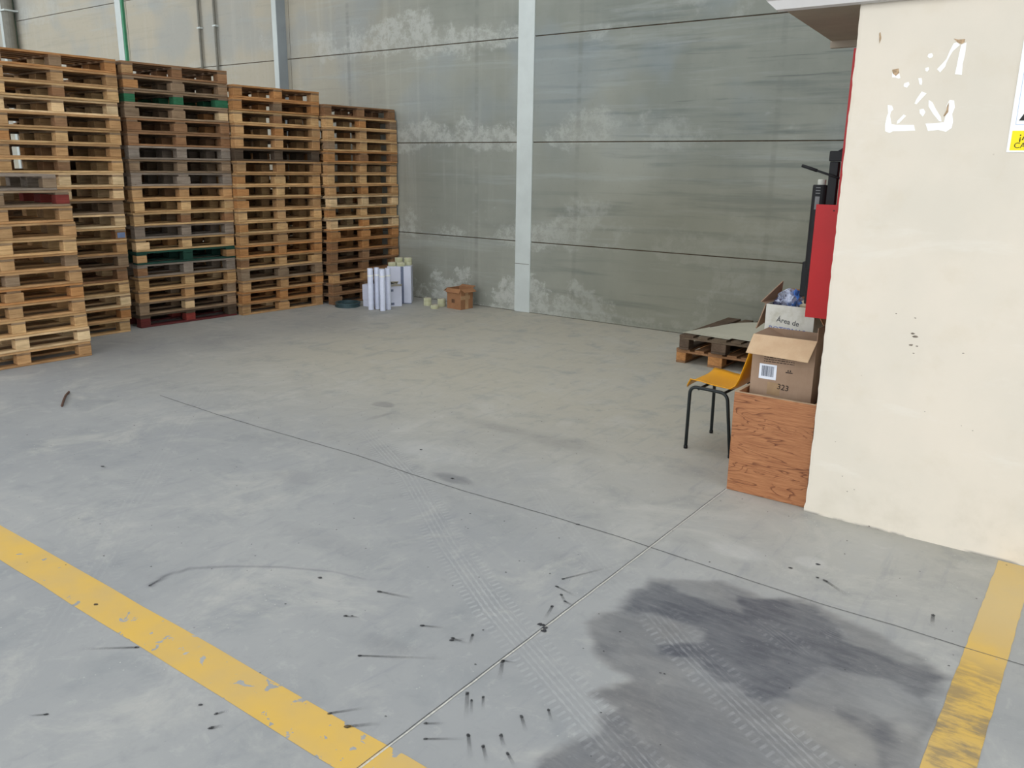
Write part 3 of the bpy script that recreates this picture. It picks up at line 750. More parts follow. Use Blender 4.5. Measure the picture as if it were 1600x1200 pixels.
stack(-8.800, 4.235, 20, p1, 'of leftmost tall stack', G, 31, ang=1.0, lean=(0.03, 0.11), special={7: dict(tag=True, extra=' with blue-marked block'), 11: dict(block='pale'), 10: dict(block='pale'), 18: dict(tint='tan')})
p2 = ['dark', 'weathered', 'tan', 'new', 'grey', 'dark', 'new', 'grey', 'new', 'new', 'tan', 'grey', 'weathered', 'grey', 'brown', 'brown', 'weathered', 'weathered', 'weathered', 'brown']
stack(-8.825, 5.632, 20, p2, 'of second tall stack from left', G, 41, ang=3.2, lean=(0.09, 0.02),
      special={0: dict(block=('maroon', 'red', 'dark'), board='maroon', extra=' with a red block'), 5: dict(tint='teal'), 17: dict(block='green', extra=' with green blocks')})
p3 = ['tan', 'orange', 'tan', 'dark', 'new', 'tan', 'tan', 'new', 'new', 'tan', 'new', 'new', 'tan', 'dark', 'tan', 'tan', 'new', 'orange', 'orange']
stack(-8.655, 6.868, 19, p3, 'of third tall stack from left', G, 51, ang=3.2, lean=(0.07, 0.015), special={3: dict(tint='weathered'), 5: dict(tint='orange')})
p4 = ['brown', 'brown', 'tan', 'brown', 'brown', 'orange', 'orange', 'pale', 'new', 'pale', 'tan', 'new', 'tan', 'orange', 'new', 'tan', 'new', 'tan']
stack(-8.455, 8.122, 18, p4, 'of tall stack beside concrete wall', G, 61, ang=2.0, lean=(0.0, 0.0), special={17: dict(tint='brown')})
# second row inferred behind the first; height and fourth stack added to darken gaps
for (yc, n, sd, wh) in ((4.22, 19, 72, 'first'), (5.62, 19, 73, 'second'), (6.865, 18, 74, 'third'), (8.12, 15, 75, 'fourth')):
    r = random.Random(sd)
    for i in range(n):
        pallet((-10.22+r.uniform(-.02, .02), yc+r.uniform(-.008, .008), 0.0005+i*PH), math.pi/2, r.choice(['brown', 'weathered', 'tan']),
               'shaded brown pallet, %s from floor, hidden behind %s tall stack from left' % (ORD[i], wh), 'pallets in the row behind the front stacks', r)

# two pallets lying by the wall at the right
r = random.Random(91)
pa = pallet((-3.02, 7.995, 0.0005), 0, 'tan', 'x', None, r); pa.rotation_euler = (0, 0, math.pi/2+0.0)
tag(pa, 'orange-brown wooden pallet on the floor by the concrete wall, lower one of two', 'pallet', 'pallets under the grey card sheets')
for ch in pa.children: ch.color = jit(TINTS['orange'] if ch.name.startswith('block') else TINTS['brown'], r, 0.1)
pb = pallet((-2.985, 7.96, 0.1432), math.pi/2+0.01, 'dark', 'x', None, r)
tag(pb, 'dark weathered wooden pallet under grey card sheets, upper one of two', 'pallet', 'pallets under the grey card sheets')
for ch in pb.children: ch.color = jit((98, 84, 72) if not ch.name.startswith('deck') else (104, 92, 78), r, 0.1)

M_greycard = plain('grey_card', L(184, 180, 162), 0.75, var=0.05, scale=3)
bm = bmesh.new()
sheet(bm, [(-3.34, 7.50, 0.296), (-2.42, 7.40, 0.294), (-2.40, 8.10, 0.298), (-3.20, 8.16, 0.296)], 0.004, 16, 8, lambda u, v: Vector((0, 0, 0.055*math.sin(math.pi*u)*v)))
tag(obj('card_sheet', bm, M_greycard, smooth=False), 'large pale grey card sheet bowing up on top of the dark pallet', 'sheet', 'grey card sheets on the pallets')
bm = bmesh.new()
sheet(bm, [(-3.39, 7.44, 0.2905), (-2.9, 7.40, 0.2905), (-2.9, 7.75, 0.2905), (-3.30, 7.86, 0.2905)], 0.003, 4, 4)
tag(obj('card_sheet', bm, M_greycard), 'small grey card sheet at the left corner of the dark pallet, under the large one', 'sheet', 'grey card sheets on the pallets')

# ================================================================== THINGS NEAR THE STACK CORNER
M_film = plain('white_wrap_film', L(214, 220, 238), 0.28, var=0.05, scale=20)
M_core = plain('card_core', L(200, 190, 170), 0.8)
M_tapeband = plain('white_tape', L(240, 242, 240), 0.3)
tubes = [(-7.839,7.572),(-7.830,7.679),(-7.671,7.620),(-7.688,7.737)]
tl = ['leftmost of the four standing in front', 'second from the left', 'third from the left, standing foremost', 'rightmost, against the low white carton']
for (x, y), lab in zip(tubes, tl):
    t = thing('wrap_roll', 'tall white roll of stretch film standing upright, ' + lab, 'film roll', (x, y, 0.0005), rnd.uniform(0, 6), 'stretch film rolls')
    bm = bmesh.new(); rr_ = lathe(bm, [(0.022, 0.0), (0.036, 0.0), (0.0365, 0.004), (0.0365, 0.536), (0.034, 0.54), (0.022, 0.54)], 24)
    for i in range(24): bm.faces.new((rr_[0][i], rr_[0][(i+1) % 24], rr_[-1][(i+1) % 24], rr_[-1][i]))
    obj('film', bm, M_film, t, True)
    bm = bmesh.new(); rg = lathe(bm, [(0.0375, 0.435), (0.0375, 0.455)], 24); obj('band', bm, M_tapeband, t, True)
    bm = bmesh.new(); lathe(bm, [(0.021, 0.001), (0.021, 0.538), (0.018, 0.538), (0.018, 0.001)], 16); obj('core', bm, M_core, t, True)

M_whitebox = plain('white_carton', L(206, 210, 226), 0.7, var=0.03, scale=6)
M_whitebox2 = plain('pale_lilac_carton', L(200, 203, 220), 0.7, var=0.03, scale=6)  # pale lilac card of the small carton
M_inkblue = plain('grey_print', L(110, 118, 140), 0.7)
# local: box centred, rotated so that one face looks toward +X
def carton(name, label, group, loc, rz, sx, sy, h, mat, mat_in, flaps, wall=0.004, floor_z=0.01):
    """open carton: four walls + bottom in one body mesh, flaps as parts; flaps = {side: (angle, length)} angle from vertical, + = outward"""
    t = thing(name, label, 'carton', loc, rz, group)
    bm = bmesh.new(); w = wall
    box(bm, -sx/2, sx/2, -sy/2, sy/2, 0, w)
    box(bm, -sx/2, sx/2, -sy/2, -sy/2+w, w, h); box(bm, -sx/2, sx/2, sy/2-w, sy/2, w, h)
    box(bm, -sx/2, -sx/2+w, -sy/2+w, sy/2-w, w, h); box(bm, sx/2-w, sx/2, -sy/2+w, sy/2-w, w, h)
    obj('body', bm, mat, t)
    for side, (ang, ln) in flaps.items():
        a = math.radians(ang); o_, u_ = math.sin(a)*ln, math.cos(a)*ln
        if side == 'f': q = [(-sx/2, -sy/2, h), (sx/2, -sy/2, h), (sx/2-.004, -sy/2-o_, h+u_), (-sx/2+.004, -sy/2-o_, h+u_)]
        if side == 'b': q = [(sx/2, sy/2, h), (-sx/2, sy/2, h), (-sx/2+.004, sy/2+o_, h+u_), (sx/2-.004, sy/2+o_, h+u_)]
        if side == 'l': q = [(-sx/2, sy/2, h), (-sx/2, -sy/2, h), (-sx/2-o_, -sy/2+.004, h+u_), (-sx/2-o_, sy/2-.004, h+u_)]
        if side == 'r': q = [(sx/2, -sy/2, h), (sx/2, sy/2, h), (sx/2+o_, sy/2-.004, h+u_), (sx/2+o_, -sy/2+.004, h+u_)]
        bm = bmesh.new(); sheet(bm, q, w); obj('flap', bm, mat_in, t)
    return t
# low white carton
lw = carton('carton', 'low white carton with raised flaps between the film rolls and the tall white carton', 'cartons by the pallet stack', (-7.90, 7.98, 0.0005), math.radians(62), 0.27, 0.20, 0.27, M_whitebox, plain('cream_card', L(196, 190, 174), 0.8), {'f': (55, 0.05), 'b': (-62, 0.1), 'l': (-70, 0.1), 'r': (-70, 0.1)})
bm = bmesh.new(); box(bm, -0.03, 0.03, -0.1012, -0.1, 0.02, 0.05); box(bm, -0.02, 0.02, -0.1012, -0.1, 0.20, 0.23); obj('print', bm, M_inkblue, lw)
# tall white carton with tape rolls on top
tw = thing('carton', 'tall white carton carrying clear tape rolls, tallest of the white cartons', 'carton', (-7.98, 8.27, 0.0005), math.radians(38), 'cartons by the pallet stack')
bm = bmesh.new(); box(bm, -0.16, 0.16, -0.13, 0.13, 0, 0.505, 0, 0.003); obj('body', bm, M_whitebox, tw)
bm = bmesh.new(); box(bm, 0.02, 0.06, -0.1312, -0.13, 0.0, 0.505); box(bm, -0.03, 0.16, -0.1312, -0.13, 0.002, 0.012); obj('tape_strip', bm, M_inkblue, tw)
def tape_profile(ro, ri, h):
    return [(ri, 0), (ro, 0), (ro+0.0005, 0.004), (ro+0.0005, h-0.004), (ro, h), (ri, h)]
def tape_mat():
    n = N('clear_tape'); n.base(n.mix(n.rng(n.noise(n.coord(), 14), 0.35, 0.65), L(206, 206, 176), L(184, 184, 150))); n.rough(0.18); return n.m
M_tape = tape_mat()
bm = bmesh.new(); rg = lathe(bm, tape_profile(0.054, 0.040, 0.05), 28)
for i in range(28): bm.faces.new((rg[0][i], rg[0][(i+1) % 28], rg[-1][(i+1) % 28], rg[-1][i]))
bmesh.ops.recalc_face_normals(bm, faces=bm.faces); TAPE = bpy.data.meshes.new('tape'); bm.to_mesh(TAPE); bm.free(); TAPE.materials.append(M_tape)
for p_ in TAPE.polygons: p_.use_smooth = abs(p_.normal.z) < 0.6
bm = bmesh.new(); rg = lathe(bm, tape_profile(0.0395, 0.037, 0.05), 28)
for i in range(28): bm.faces.new((rg[0][i], rg[0][(i+1) % 28], rg[-1][(i+1) % 28], rg[-1][i]))
TCORE = bpy.data.meshes.new('tape_core'); bm.to_mesh(TCORE); bm.free(); TCORE.materials.append(M_core)
def tape(loc, label, group):
    t = thing('tape_roll', label, 'tape roll', loc, 0, group)
    o = bpy.data.objects.new('tape', TAPE); link(o, t); o = bpy.data.objects.new('core', TCORE); link(o, t)
ux, uy = math.cos(math.radians(38)), math.sin(math.radians(38))
def on_tall(a, b, k): return (-7.98+a*ux-b*uy, 8.27+a*uy+b*ux, 0.506+0.0505*k)
gt = 'tape rolls on the tall white carton'
tape(on_tall(-0.10, -0.07, 0), 'clear tape roll at the left corner on top of the tall white carton', gt)
tape(on_tall(0.02, -0.07, 0), 'clear tape roll at the middle of the front edge on the tall white carton', gt)
tape(on_tall(0.105, 0.05, 0), 'lower clear tape roll at the right rear on the tall white carton', gt)
tape(on_tall(-0.02, 0.06, 0), 'lower clear tape roll at the left rear on the tall white carton', gt)
tape(on_tall(-0.02, 0.06, 1), 'upper clear tape roll stacked at the left rear on the tall white carton', gt)
tape(on_tall(0.105, 0.05, 1), 'upper clear tape roll stacked at the right rear on the tall white carton', gt)
# rolls on the floor
gf = 'tape rolls on the floor'
for (x, y), k, lab in (([(-7.531,8.321)][0], 0, 'left clear tape roll on the floor beside the brown carton, lower one'), ([(-7.531,8.321)][0], 1, 'left clear tape roll stacked on another on the floor by the brown carton'),
                    ([(-7.287,8.189)][0], 0, 'middle clear tape roll on the floor, nearest the viewer, beside the brown carton'), ([(-7.336,8.386)][0], 0, 'right clear tape roll on the floor touching the brown carton, lower one'),
                    ([(-7.336,8.386)][0], 1, 'right clear tape roll stacked on another beside the brown carton')):
    tape((x, y, 0.0008+0.0505*k), lab, gf)
# pale box behind the rolls
bm = bmesh.new(); box(bm, -0.13, 0.13, -0.1, 0.1, 0, 0.2, 0, 0.003)
pbx = thing('carton', 'small pale lilac carton half hidden behind the film rolls', 'carton', (-8.085, 7.77, 0.0), 0.3, 'cartons by the pallet stack')
obj('body', bm, M_whitebox2, pbx); 
for ch in pbx.children: ch.scale = (0.45, 0.6, 1)
pbx.location.z = 0.09
bm = bmesh.new(); box(bm, -0.055, 0.055, -0.055, 0.055, -0.0895, -0.001, 0, 0.002); obj('base', bm, M_whitebox2, pbx)
# strapping coil
M_strap = plain('green_grey_strap', L(64, 84, 88), 0.4, metal=0.3)
g = [(-8.374,7.794)][0]
sc = thing('strapping_coil', 'dark green coil of strapping lying flat on the floor by the pallets', 'strapping coil', (-8.27, 7.56, 0.0008), 0)
for k, (ro, ri, z0, z1) in enumerate(((0.165, 0.135, 0, 0.02), (0.158, 0.130, 0.021, 0.042), (0.166, 0.138, 0.043, 0.06))):
    bm = bmesh.new(); rg = lathe(bm, [(ri, z0), (ro, z0), (ro, z1), (ri, z1)], 40, cx=0.004*k)
    for i in range(40): bm.faces.new((rg[0][i], rg[0][(i+1) % 40], rg[-1][(i+1) % 40], rg[-1][i]))
    obj('coil_layer', bm, M_strap, sc, False)
# brown carton on the floor
def card_mat(name, c, c2):
    n = N(name); p = n.coord(); m = n.noise(p, 7, 5, 0.6); f = n.noise(n.mapping(p, (60, 60, 3)), 3, 2)
    col = n.mix(n.rng(m, 0.35, 0.68), c, c2); col = n.mix(n.math('MULTIPLY', n.rng(f, 0.5, 0.7), 0.12), col, tuple(v*0.7 for v in c))
    n.base(col); n.rough(0.8); return n.m
M_card = card_mat('brown_card', L(162, 118, 84), L(150, 108, 76))
M_card_in = card_mat('brown_card_inside', L(160, 116, 80), L(146, 104, 74))
M_tapebrown = plain('glossy_packing_tape', L(186, 150, 112), 0.2, var=0.1)
bc = carton('carton', 'brown open carton with drooping flaps on the floor left of the wide steel column', 'cartons by the pallet stack', (-7.06, 8.44, 0.0005), math.radians(-4), 0.25, 0.23, 0.27, M_card, M_card_in, {'f': (148, 0.06), 'b': (70, 0.06), 'l': (125, 0.08), 'r': (120, 0.08)})
bm = bmesh.new(); box(bm, 0.1252, 0.1262, -0.03, 0.03, 0.0, 0.27); box(bm, 0.1252, 0.1266, -0.115, 0.06, 0.13, 0.18); obj('packing_tape', bm, M_tapebrown, bc)
bm = bmesh.new()
for a in (0.0, 0.03): box(bm, -0.04+a, -0.022+a, -0.1156, -0.115, 0.08, 0.13)
obj('print', bm, plain('dark_print', L(60, 44, 36), 0.8), bc)

# ================================================================== CORNER BY THE CREAM WALL
def laminate():
    n = N('wood_laminate'); p = n.coord()
    wv = n.noise(n.mapping(p, (0.9, 2, 5.5)), 1.9, 3, 0.45, 0.5)
    rings = n.math('FRACT', n.math('MULTIPLY', wv, 13))
    line = n.math('MULTIPLY', n.rng(rings, 0.72, 0.96), n.rng(rings, 0.97, 1.0, 1.0, 0.0))
    amt = n.rng(n.noise(n.mapping(p, (1.2, 2, 5)), 2.6, 3), 0.36, 0.56)
    f = n.noise(n.mapping(p, (2.5, 3, 85)), 2.2, 5, 0.7)
    col = n.mix(n.rng(f, 0.3, 0.7), L(138, 88, 58), L(178, 124, 84))
    col = n.mix(n.math('MULTIPLY', line, n.math('MULTIPLY', amt, 0.95)), col, L(98, 56, 36))
    n.base(col); n.rough(0.4); return n.m
M_lam = laminate()
M_edge = plain('pale_panel_edge', L(176, 150, 122), 0.7)
M_black = plain('matte_black', L(26, 26, 28), 0.6)
M_interior = plain('dark_lining', L(52, 44, 40), 0.8)
ch = thing('wooden_chest', 'open-topped wood laminate chest standing against the end of the cream wall', 'chest', (-1.478, 4.5, 0.0), 0)
bm = bmesh.new(); box(bm, -0.228, 0.236, 0.0, 0.018, 0.002, 0.60, 0, 0.001); obj('front_panel', bm, M_lam, ch)
bm = bmesh.new(); box(bm, -0.228, -0.212, 0.019, 0.60, 0.002, 0.60, 0, 0.001); obj('side_panel', bm, M_lam, ch)
bm = bmesh.new(); box(bm, 0.220, 0.236, 0.019, 0.60, 0.002, 0.60, 0, 0.001); obj('side_panel', bm, M_lam, ch)
bm = bmesh.new(); box(bm, -0.211, 0.219, 0.582, 0.60, 0.002, 0.60); obj('back_panel', bm, M_lam, ch)
bm = bmesh.new(); box(bm, -0.211, 0.219, 0.019, 0.581, 0.002, 0.02); obj('base_panel', bm, M_interior, ch)
bm = bmesh.new(); box(bm, -0.229, 0.237, -0.0008, 0.0185, 0.600, 0.602); box(bm, -0.229, -0.2115, 0.0185, 0.60, 0.6, 0.602); obj('edge_band', bm, M_edge, ch)
# black bag filling the chest, white strap on it
def blob(name, loc, sx, sy, sz, mat, parent, seed, rough_=0.25, sub=3):
    bm = bmesh.new(); bmesh.ops.create_icosphere(bm, subdivisions=sub, radius=1)
    rr = random.Random(seed); from mathutils import noise as mn
    for v in bm.verts:
        k = 1+rough_*mn.noise(v.co*2.3+Vector((seed, 0, 0)))+rough_*0.5*mn.noise(v.co*6+Vector((0, seed, 0)))
        v.co = Vector((v.co.x*sx*k, v.co.y*sy*k, v.co.z*sz*k))
    o = obj(name, bm, mat, parent, False); o.location = loc; return o
bag = thing('refuse_bag', 'black plastic sack filling the wooden chest under the carton', 'bag', (-1.478, 4.79, 0.022))
bm = bmesh.new(); from mathutils import noise as mn
pts = 22
G_ = [[None]*(pts+1) for _ in range(pts+1)]
for j in range(pts+1):
    for i in range(pts+1):
        x = -0.200+0.40*i/pts; y = -0.262+0.544*j/pts
        z = 0.525+0.012*mn.noise(Vector((x*14, y*14, 1)))
        G_[j][i] = bm.verts.new((x, y, z-0.02))
for j in range(pts):
    for i in range(pts): bm.faces.new((G_[j][i], G_[j][i+1], G_[j+1][i+1], G_[j+1][i]))
res = bmesh.ops.extrude_edge_only(bm, edges=[e for e in bm.edges if e.is_boundary])
for v in [g_ for g_ in res['geom'] if isinstance(g_, bmesh.types.BMVert)]: v.co.z = 0.0
obj('sack', bm, plain('black_plastic', L(24, 24, 28), 0.35), bag, True)
bm = bmesh.new(); tube(bm, rounded([(-0.14, -0.235, 0.535), (-0.12, -0.215, 0.56), (-0.09, -0.22, 0.55), (-0.07, -0.245, 0.53), (-0.02, -0.24, 0.53)], 0.02), 0.006, 8)
obj('white_tie', bm, plain('white_plastic', L(220, 222, 230), 0.5), bag, True)

# carton 323
M_kraft = card_mat('kraft_card', L(160, 134, 112), L(150, 124, 102))
M_kraft_in = card_mat('kraft_card_inside', L(196, 168, 136), L(186, 156, 124))
M_ink = plain('black_ink', L(56, 44, 38), 0.8)
kz = 0.545
kc = thing('carton', 'open brown carton with barcode label and handwritten 323, on the wooden chest', 'carton', (-1.497, 4.655, kz), math.radians(-1.0), 'cartons beside the cream wall')
kc.rotation_euler = (0, 0, math.radians(1.5))
SX, SY, SH = 0.355, 0.26, 0.375
bm = bmesh.new(); w = 0.005
box(bm, -SX/2, SX/2, 0, w, 0, SH); box(bm, -SX/2, SX/2, SY-w, SY, 0, SH); box(bm, -SX/2, -SX/2+w, w, SY-w, 0, SH); box(bm, SX/2-w, SX/2, w, SY-w, 0, SH); box(bm, -SX/2+w, SX/2-w, w, SY-w, 0, w)
obj('body', bm, M_kraft, kc)
bm = bmesh.new(); sheet(bm, [(-SX/2-.003, -0.002, SH), (SX/2+.003, -0.002, SH), (SX/2-.012, -0.10, SH-0.105), (-SX/2-.006, -0.10, SH-0.095)], 0.005); obj('flap', bm, M_kraft_in, kc)['label'] = 'pale front flap hanging forward'
bm = bmesh.new(); sheet(bm, [(SX/2, 0.0, SH), (SX/2, SY, SH), (SX/2-.02, SY-.01, SH+0.06), (SX/2-.02, 0.08, SH+0.06)], 0.004); obj('flap', bm, M_kraft, kc)
bm = bmesh.new(); sheet(bm, [(-SX/2, SY, SH), (-SX/2, 0.0, SH), (-SX/2+0.11, 0.01, SH-0.05), (-SX/2+0.11, SY-.01, SH-0.05)], 0.004); obj('flap', bm, M_kraft, kc)
# smudges on the flap, printed block, label
M_smudge = plain('smudge', L(150, 126, 102), 0.9)
bm = bmesh.new(); box(bm, -SX/2+0.048, -SX/2+0.148, -0.0016, -0.0006, 0.120, 0.208); lb = obj('barcode_label', bm, plain('label_paper', L(226, 230, 238), 0.6, var=0.02), kc)
bm = bmesh.new(); rr = random.Random(8); x = -SX/2+0.062
while x < -SX/2+0.134:
    wv = rr.choice([0.001, 0.0015, 0.0025]); box(bm, x, x+wv, -0.0022, -0.0016, 0.136, 0.198); x += wv+rr.choice([0.001, 0.0015, 0.002])
obj('barcode', bm, plain('barcode_ink', L(70, 76, 92), 0.7), lb)
bm = bmesh.new(); rr = random.Random(9)
for k in range(6):
    z = 0.285-0.0125*k; x = -SX/2+0.07; xe = SX/2-0.09-(0.0 if k < 4 else 0.02)
    while x < xe:
        wv = rr.uniform(0.008, 0.025); box(bm, x, min(xe, x+wv), -0.0012, -0.0005, z, z+0.004); x += wv+0.004
box(bm, SX/2-0.155, SX/2-0.115, -0.0012, -0.0005, 0.172, 0.178); box(bm, SX/2-0.145, SX/2-0.138, -0.0012, -0.0005, 0.181, 0.19); box(bm, SX/2-0.132, SX/2-0.125, -0.0012, -0.0005, 0.181, 0.19)
obj('print', bm, M_ink, kc)
RX = Matrix.Rotation(math.radians(90), 4, 'X')
text_mesh('handwriting', '323', 0.046, M_ink, kc, Matrix.Translation((-0.045, -0.0008, 0.092)) @ RX @ Matrix.Shear('XY', 4, (0.25, 0)) if False else Matrix.Translation((-0.020, -0.0008, 0.072)) @ RX @ Matrix.Rotation(math.radians(-5), 4, 'Z'), 0.0005)
bm = bmesh.new(); box(bm, -0.075, 0.0, -0.0009, -0.0003, 0.03, 0.105) ; obj('packing_tape', bm, plain('dull_tape', L(158, 130, 98), 0.5), kc)

# white carton behind, on a hidden brown carton
hb = thing('carton', 'plain brown carton under the white carton, showing its dark corner beside the cream wall', 'carton', (-1.60, 5.285, 0.0005), 0, 'cartons beside the cream wall')
bm = bmesh.new(); box(bm, -0.17, 0.30, -0.17, 0.17, 0, 0.70, 0, 0.003); obj('body', bm, M_card, hb)
wc = thing('carton', 'dirty white carton with handwriting, holding a blue plastic bag and rags, behind the 323 carton', 'carton', (-1.632, 5.12, 0.7015), 0, 'cartons beside the cream wall')
wc.rotation_euler = (0, 0, math.radians(1))
WX, WY, WH = 0.30, 0.28, 0.325
def dirty_white():
    n = N('dirty_white_card'); p = n.coord(); m = n.noise(p, 8, 6, 0.65)
    n.base(n.mix(n.rng(m, 0.45, 0.7), L(208, 206, 196), L(184, 180, 164))); n.rough(0.7); return n.m
bm = bmesh.new(); w = 0.005
box(bm, -WX/2, WX/2, 0, w, 0, WH); box(bm, -WX/2, WX/2, WY-w, WY, 0, WH); box(bm, -WX/2, -WX/2+w, w, WY-w, 0, WH); box(bm, WX/2-w, WX/2, w, WY-w, 0, WH); box(bm, -WX/2+w, WX/2-w, w, WY-w, 0, w)
obj('body', bm, dirty_white(), wc)
bm = bmesh.new(); sheet(bm, [(-WX/2-.004, WY, WH), (-WX/2-.004, 0.0, WH), (-WX/2-0.05, -0.01, WH-0.16), (-WX/2-0.05, WY-.03, WH-0.13)], 0.006); obj('flap', bm, M_kraft, wc)
bm = bmesh.new(); sheet(bm, [(-WX/2-.004, WY, WH+0.002), (-WX/2-.004, 0.0, WH+0.002), (-WX/2-0.036, 0.0, WH+0.01), (-WX/2+0.012, WY-.03, WH+0.12)], 0.006); obj('flap', bm, M_kraft, wc)
bm = bmesh.new(); sheet(bm, [(WX/2, WY, WH), (-WX/2+.03, WY, WH), (-WX/2+.05, WY+.015, WH+0.07), (WX/2, WY+.015, WH+0.07)], 0.005); obj('flap', bm, M_card, wc)
bm = bmesh.new(); sheet(bm, [(WX/2, 0.0, WH), (WX/2, WY, WH), (WX/2+0.08, WY-.01, WH-0.11), (WX/2+0.08, 0.0, WH-0.13)], 0.005); obj('flap', bm, M_card, wc)
text_mesh('handwriting', '\u00c1rea de', 0.044, plain('grey_marker', L(92, 92, 92), 0.8), wc, Matrix.Translation((-0.080, -0.0008, 0.222)) @ RX @ Matrix.Rotation(math.radians(-7), 4, 'Z'), 0.0005)
text_mesh('blue_lettering', 'BOTERNAS', 0.046, plain('blue_marker', L(124, 132, 172), 0.8), wc, Matrix.Translation((-0.125, -0.0008, 0.160)) @ RX @ Matrix.Rotation(math.radians(-2), 4, 'Z'), 0.0008)
# contents
def film_bag():
    n = N('clear_bag'); n.base(L(176, 184, 206)); n.rough(0.12); n.put(n.b.inputs['Alpha'], n.rng(n.noise(n.coord(), 18, 4, 0.6, 1.0), 0.35, 0.65, 0.25, 0.9)); n.b.inputs['Specular IOR Level'].default_value = 0.8
    return n.m
pbag = thing('plastic_bag', 'crumpled clear and blue plastic bag in the top of the dirty white carton', 'bag', (-1.685, 5.25, 0.96))
blob('film', (0, 0, 0.075), 0.078, 0.075, 0.075, film_bag(), pbag, 3, 0.5)
blob('contents', (0.035, -0.01, 0.085), 0.045, 0.045, 0.06, plain('bright_blue_plastic', L(70, 112, 180), 0.3, var=0.3, scale=30), pbag, 5, 0.7)
blob('dark_contents', (-0.045, -0.005, 0.06), 0.045, 0.05, 0.045, plain('purple_grey_plastic', L(70, 70, 92), 0.3, var=0.3, scale=30), pbag, 6, 0.6)
rag = thing('rag', 'beige rag bunched in the right side of the dirty white carton', 'rag', (-1.545, 5.22, 0.96))
M_rag = plain('beige_cloth', L(178, 166, 142), 0.9)
blob('cloth', (0, 0, 0.055), 0.055, 0.06, 0.055, M_rag, rag, 9, 0.6)
blob('cloth_fold', (0.05, 0.02, 0.075), 0.035, 0.05, 0.055, M_rag, rag, 12, 0.6)

# ---- chair -----------------------------------------------------------------
M_yellow = plain('yellow_plastic', L(226, 158, 24), 0.35, var=0.05, scale=3)
M_tube = plain('dark_tube', L(34, 40, 40), 0.35)
cr = thing('stacking_chair', 'yellow plastic shell chair with black tubular legs beside the wooden chest', 'chair', (-2.03, 5.25, 0.0), 0)
# local frame: faces -X; seat along x from -0.21 (front) to 0.2 (rear)
def shell():
    bm = bmesh.new()
    prof = [(-0.235, 0.425), (-0.225, 0.447), (-0.195, 0.458), (-0.13, 0.455), (-0.05, 0.443), (0.03, 0.438), (0.085, 0.445), (0.125, 0.475), (0.150, 0.53), (0.170, 0.60), (0.190, 0.67), (0.207, 0.745), (0.215, 0.775)]
    nx = len(prof); ny = 14; t = 0.006; T = []; B = []
    for i, (x, z) in enumerate(prof):
        d = Vector((prof[min(i+1, nx-1)][0]-prof[max(i-1, 0)][0], 0, prof[min(i+1, nx-1)][1]-prof[max(i-1, 0)][1])).normalized()
        nn = Vector((-d.z, 0, d.x)); u = i/(nx-1)
        hw = 0.20 if u < 0.5 else 0.20-0.02*(u-0.5)*2
        if i == 0: hw -= 0.02
        if i == nx-1: hw -= 0.035
        ta = []; ba = []
        for j in range(ny+1):
            v = -1+2*j/ny
            dish = 0.028*abs(v)**3 if u < 0.45 else 0.018*abs(v)**2.5
            if u < 0.12: dish *= -0.4
            p = Vector((x, v*hw, z)) + nn*dish*1.0
            ta.append(bm.verts.new(p)); ba.append(bm.verts.new(p-nn*t))
        T.append(ta); B.append(ba)
    for i in range(nx-1):
        for j in range(ny):
            bm.faces.new((T[i][j], T[i][j+1], T[i+1][j+1], T[i+1][j])); bm.faces.new((B[i][j], B[i+1][j], B[i+1][j+1], B[i][j+1]))
        bm.faces.new((T[i][0], T[i+1][0], B[i+1][0], B[i][0])); bm.faces.new((T[i][ny], B[i][ny], B[i+1][ny], T[i+1][ny]))
    for j in range(ny):
        bm.faces.new((T[0][j], B[0][j], B[0][j+1], T[0][j+1])); bm.faces.new((T[-1][j], T[-1][j+1], B[-1][j+1], B[-1][j]))
    return obj('seat_shell', bm, M_yellow, cr, True)
shell()
for s in (-1, 1):
    y0 = s*0.205
    bm = bmesh.new(); tube(bm, rounded([(-0.190, s*0.214, 0.006), (-0.190, y0, 0.435), (0.07, y0, 0.427), (0.125, s*0.214, 0.006)], 0.055, 8), 0.0115, 12)
    obj('leg_frame', bm, M_tube, cr, True)
    for x in (-0.190, 0.125):
        bm = bmesh.new(); rg = lathe(bm, [(0.0135, 0.0), (0.0135, 0.02), (0.0125, 0.022)], 12, x, s*0.214); bm.faces.new(rg[0][::-1]); bm.faces.new(rg[-1]); obj('foot_cap', bm, M_black, cr, True)
bm = bmesh.new(); tube(bm, [(-0.13, -0.205, 0.425), (-0.13, 0.205, 0.425)], 0.009, 10); obj('crossbar', bm, M_tube, cr, True)
bm = bmesh.new(); tube(bm, [(0.04, -0.205, 0.42), (0.04, 0.205, 0.42)], 0.009, 10); obj('crossbar', bm, M_tube, cr, True)

# ---- red rack on the wall end -----------------------------------------------
M_red = plain('red_enamel', L(166, 26, 28), 0.35, var=0.06, scale=3)
rk = thing('red_wall_rack', 'red steel rack panel fixed to the end of the cream wall', 'rack', (-1.234, 4.60, 1.06))
bm = bmesh.new(); box(bm, -0.150, -0.002, 0.0, 0.003, 0.0, 0.605, 0, 0.001); box(bm, -0.150, -0.147, 0.003, 0.03, 0.0, 0.605); o = obj('side_panel', bm, M_red, rk)
bm = bmesh.new(); tube(bm, [(-0.055, -0.0006, 0.575), (-0.055, 0.0, 0.575)], 0.004, 8); obj('bolt_hole', bm, M_black, o)
bm = bmesh.new(); box(bm, -0.048, -0.002, 0.012, 0.042, 0.0, 1.375); obj('upright', bm, M_red, rk)
bm = bmesh.new(); box(bm, -0.012, -0.002, 0.05, 0.9, 0.0, 1.375); obj('back_panel', bm, M_red, rk)
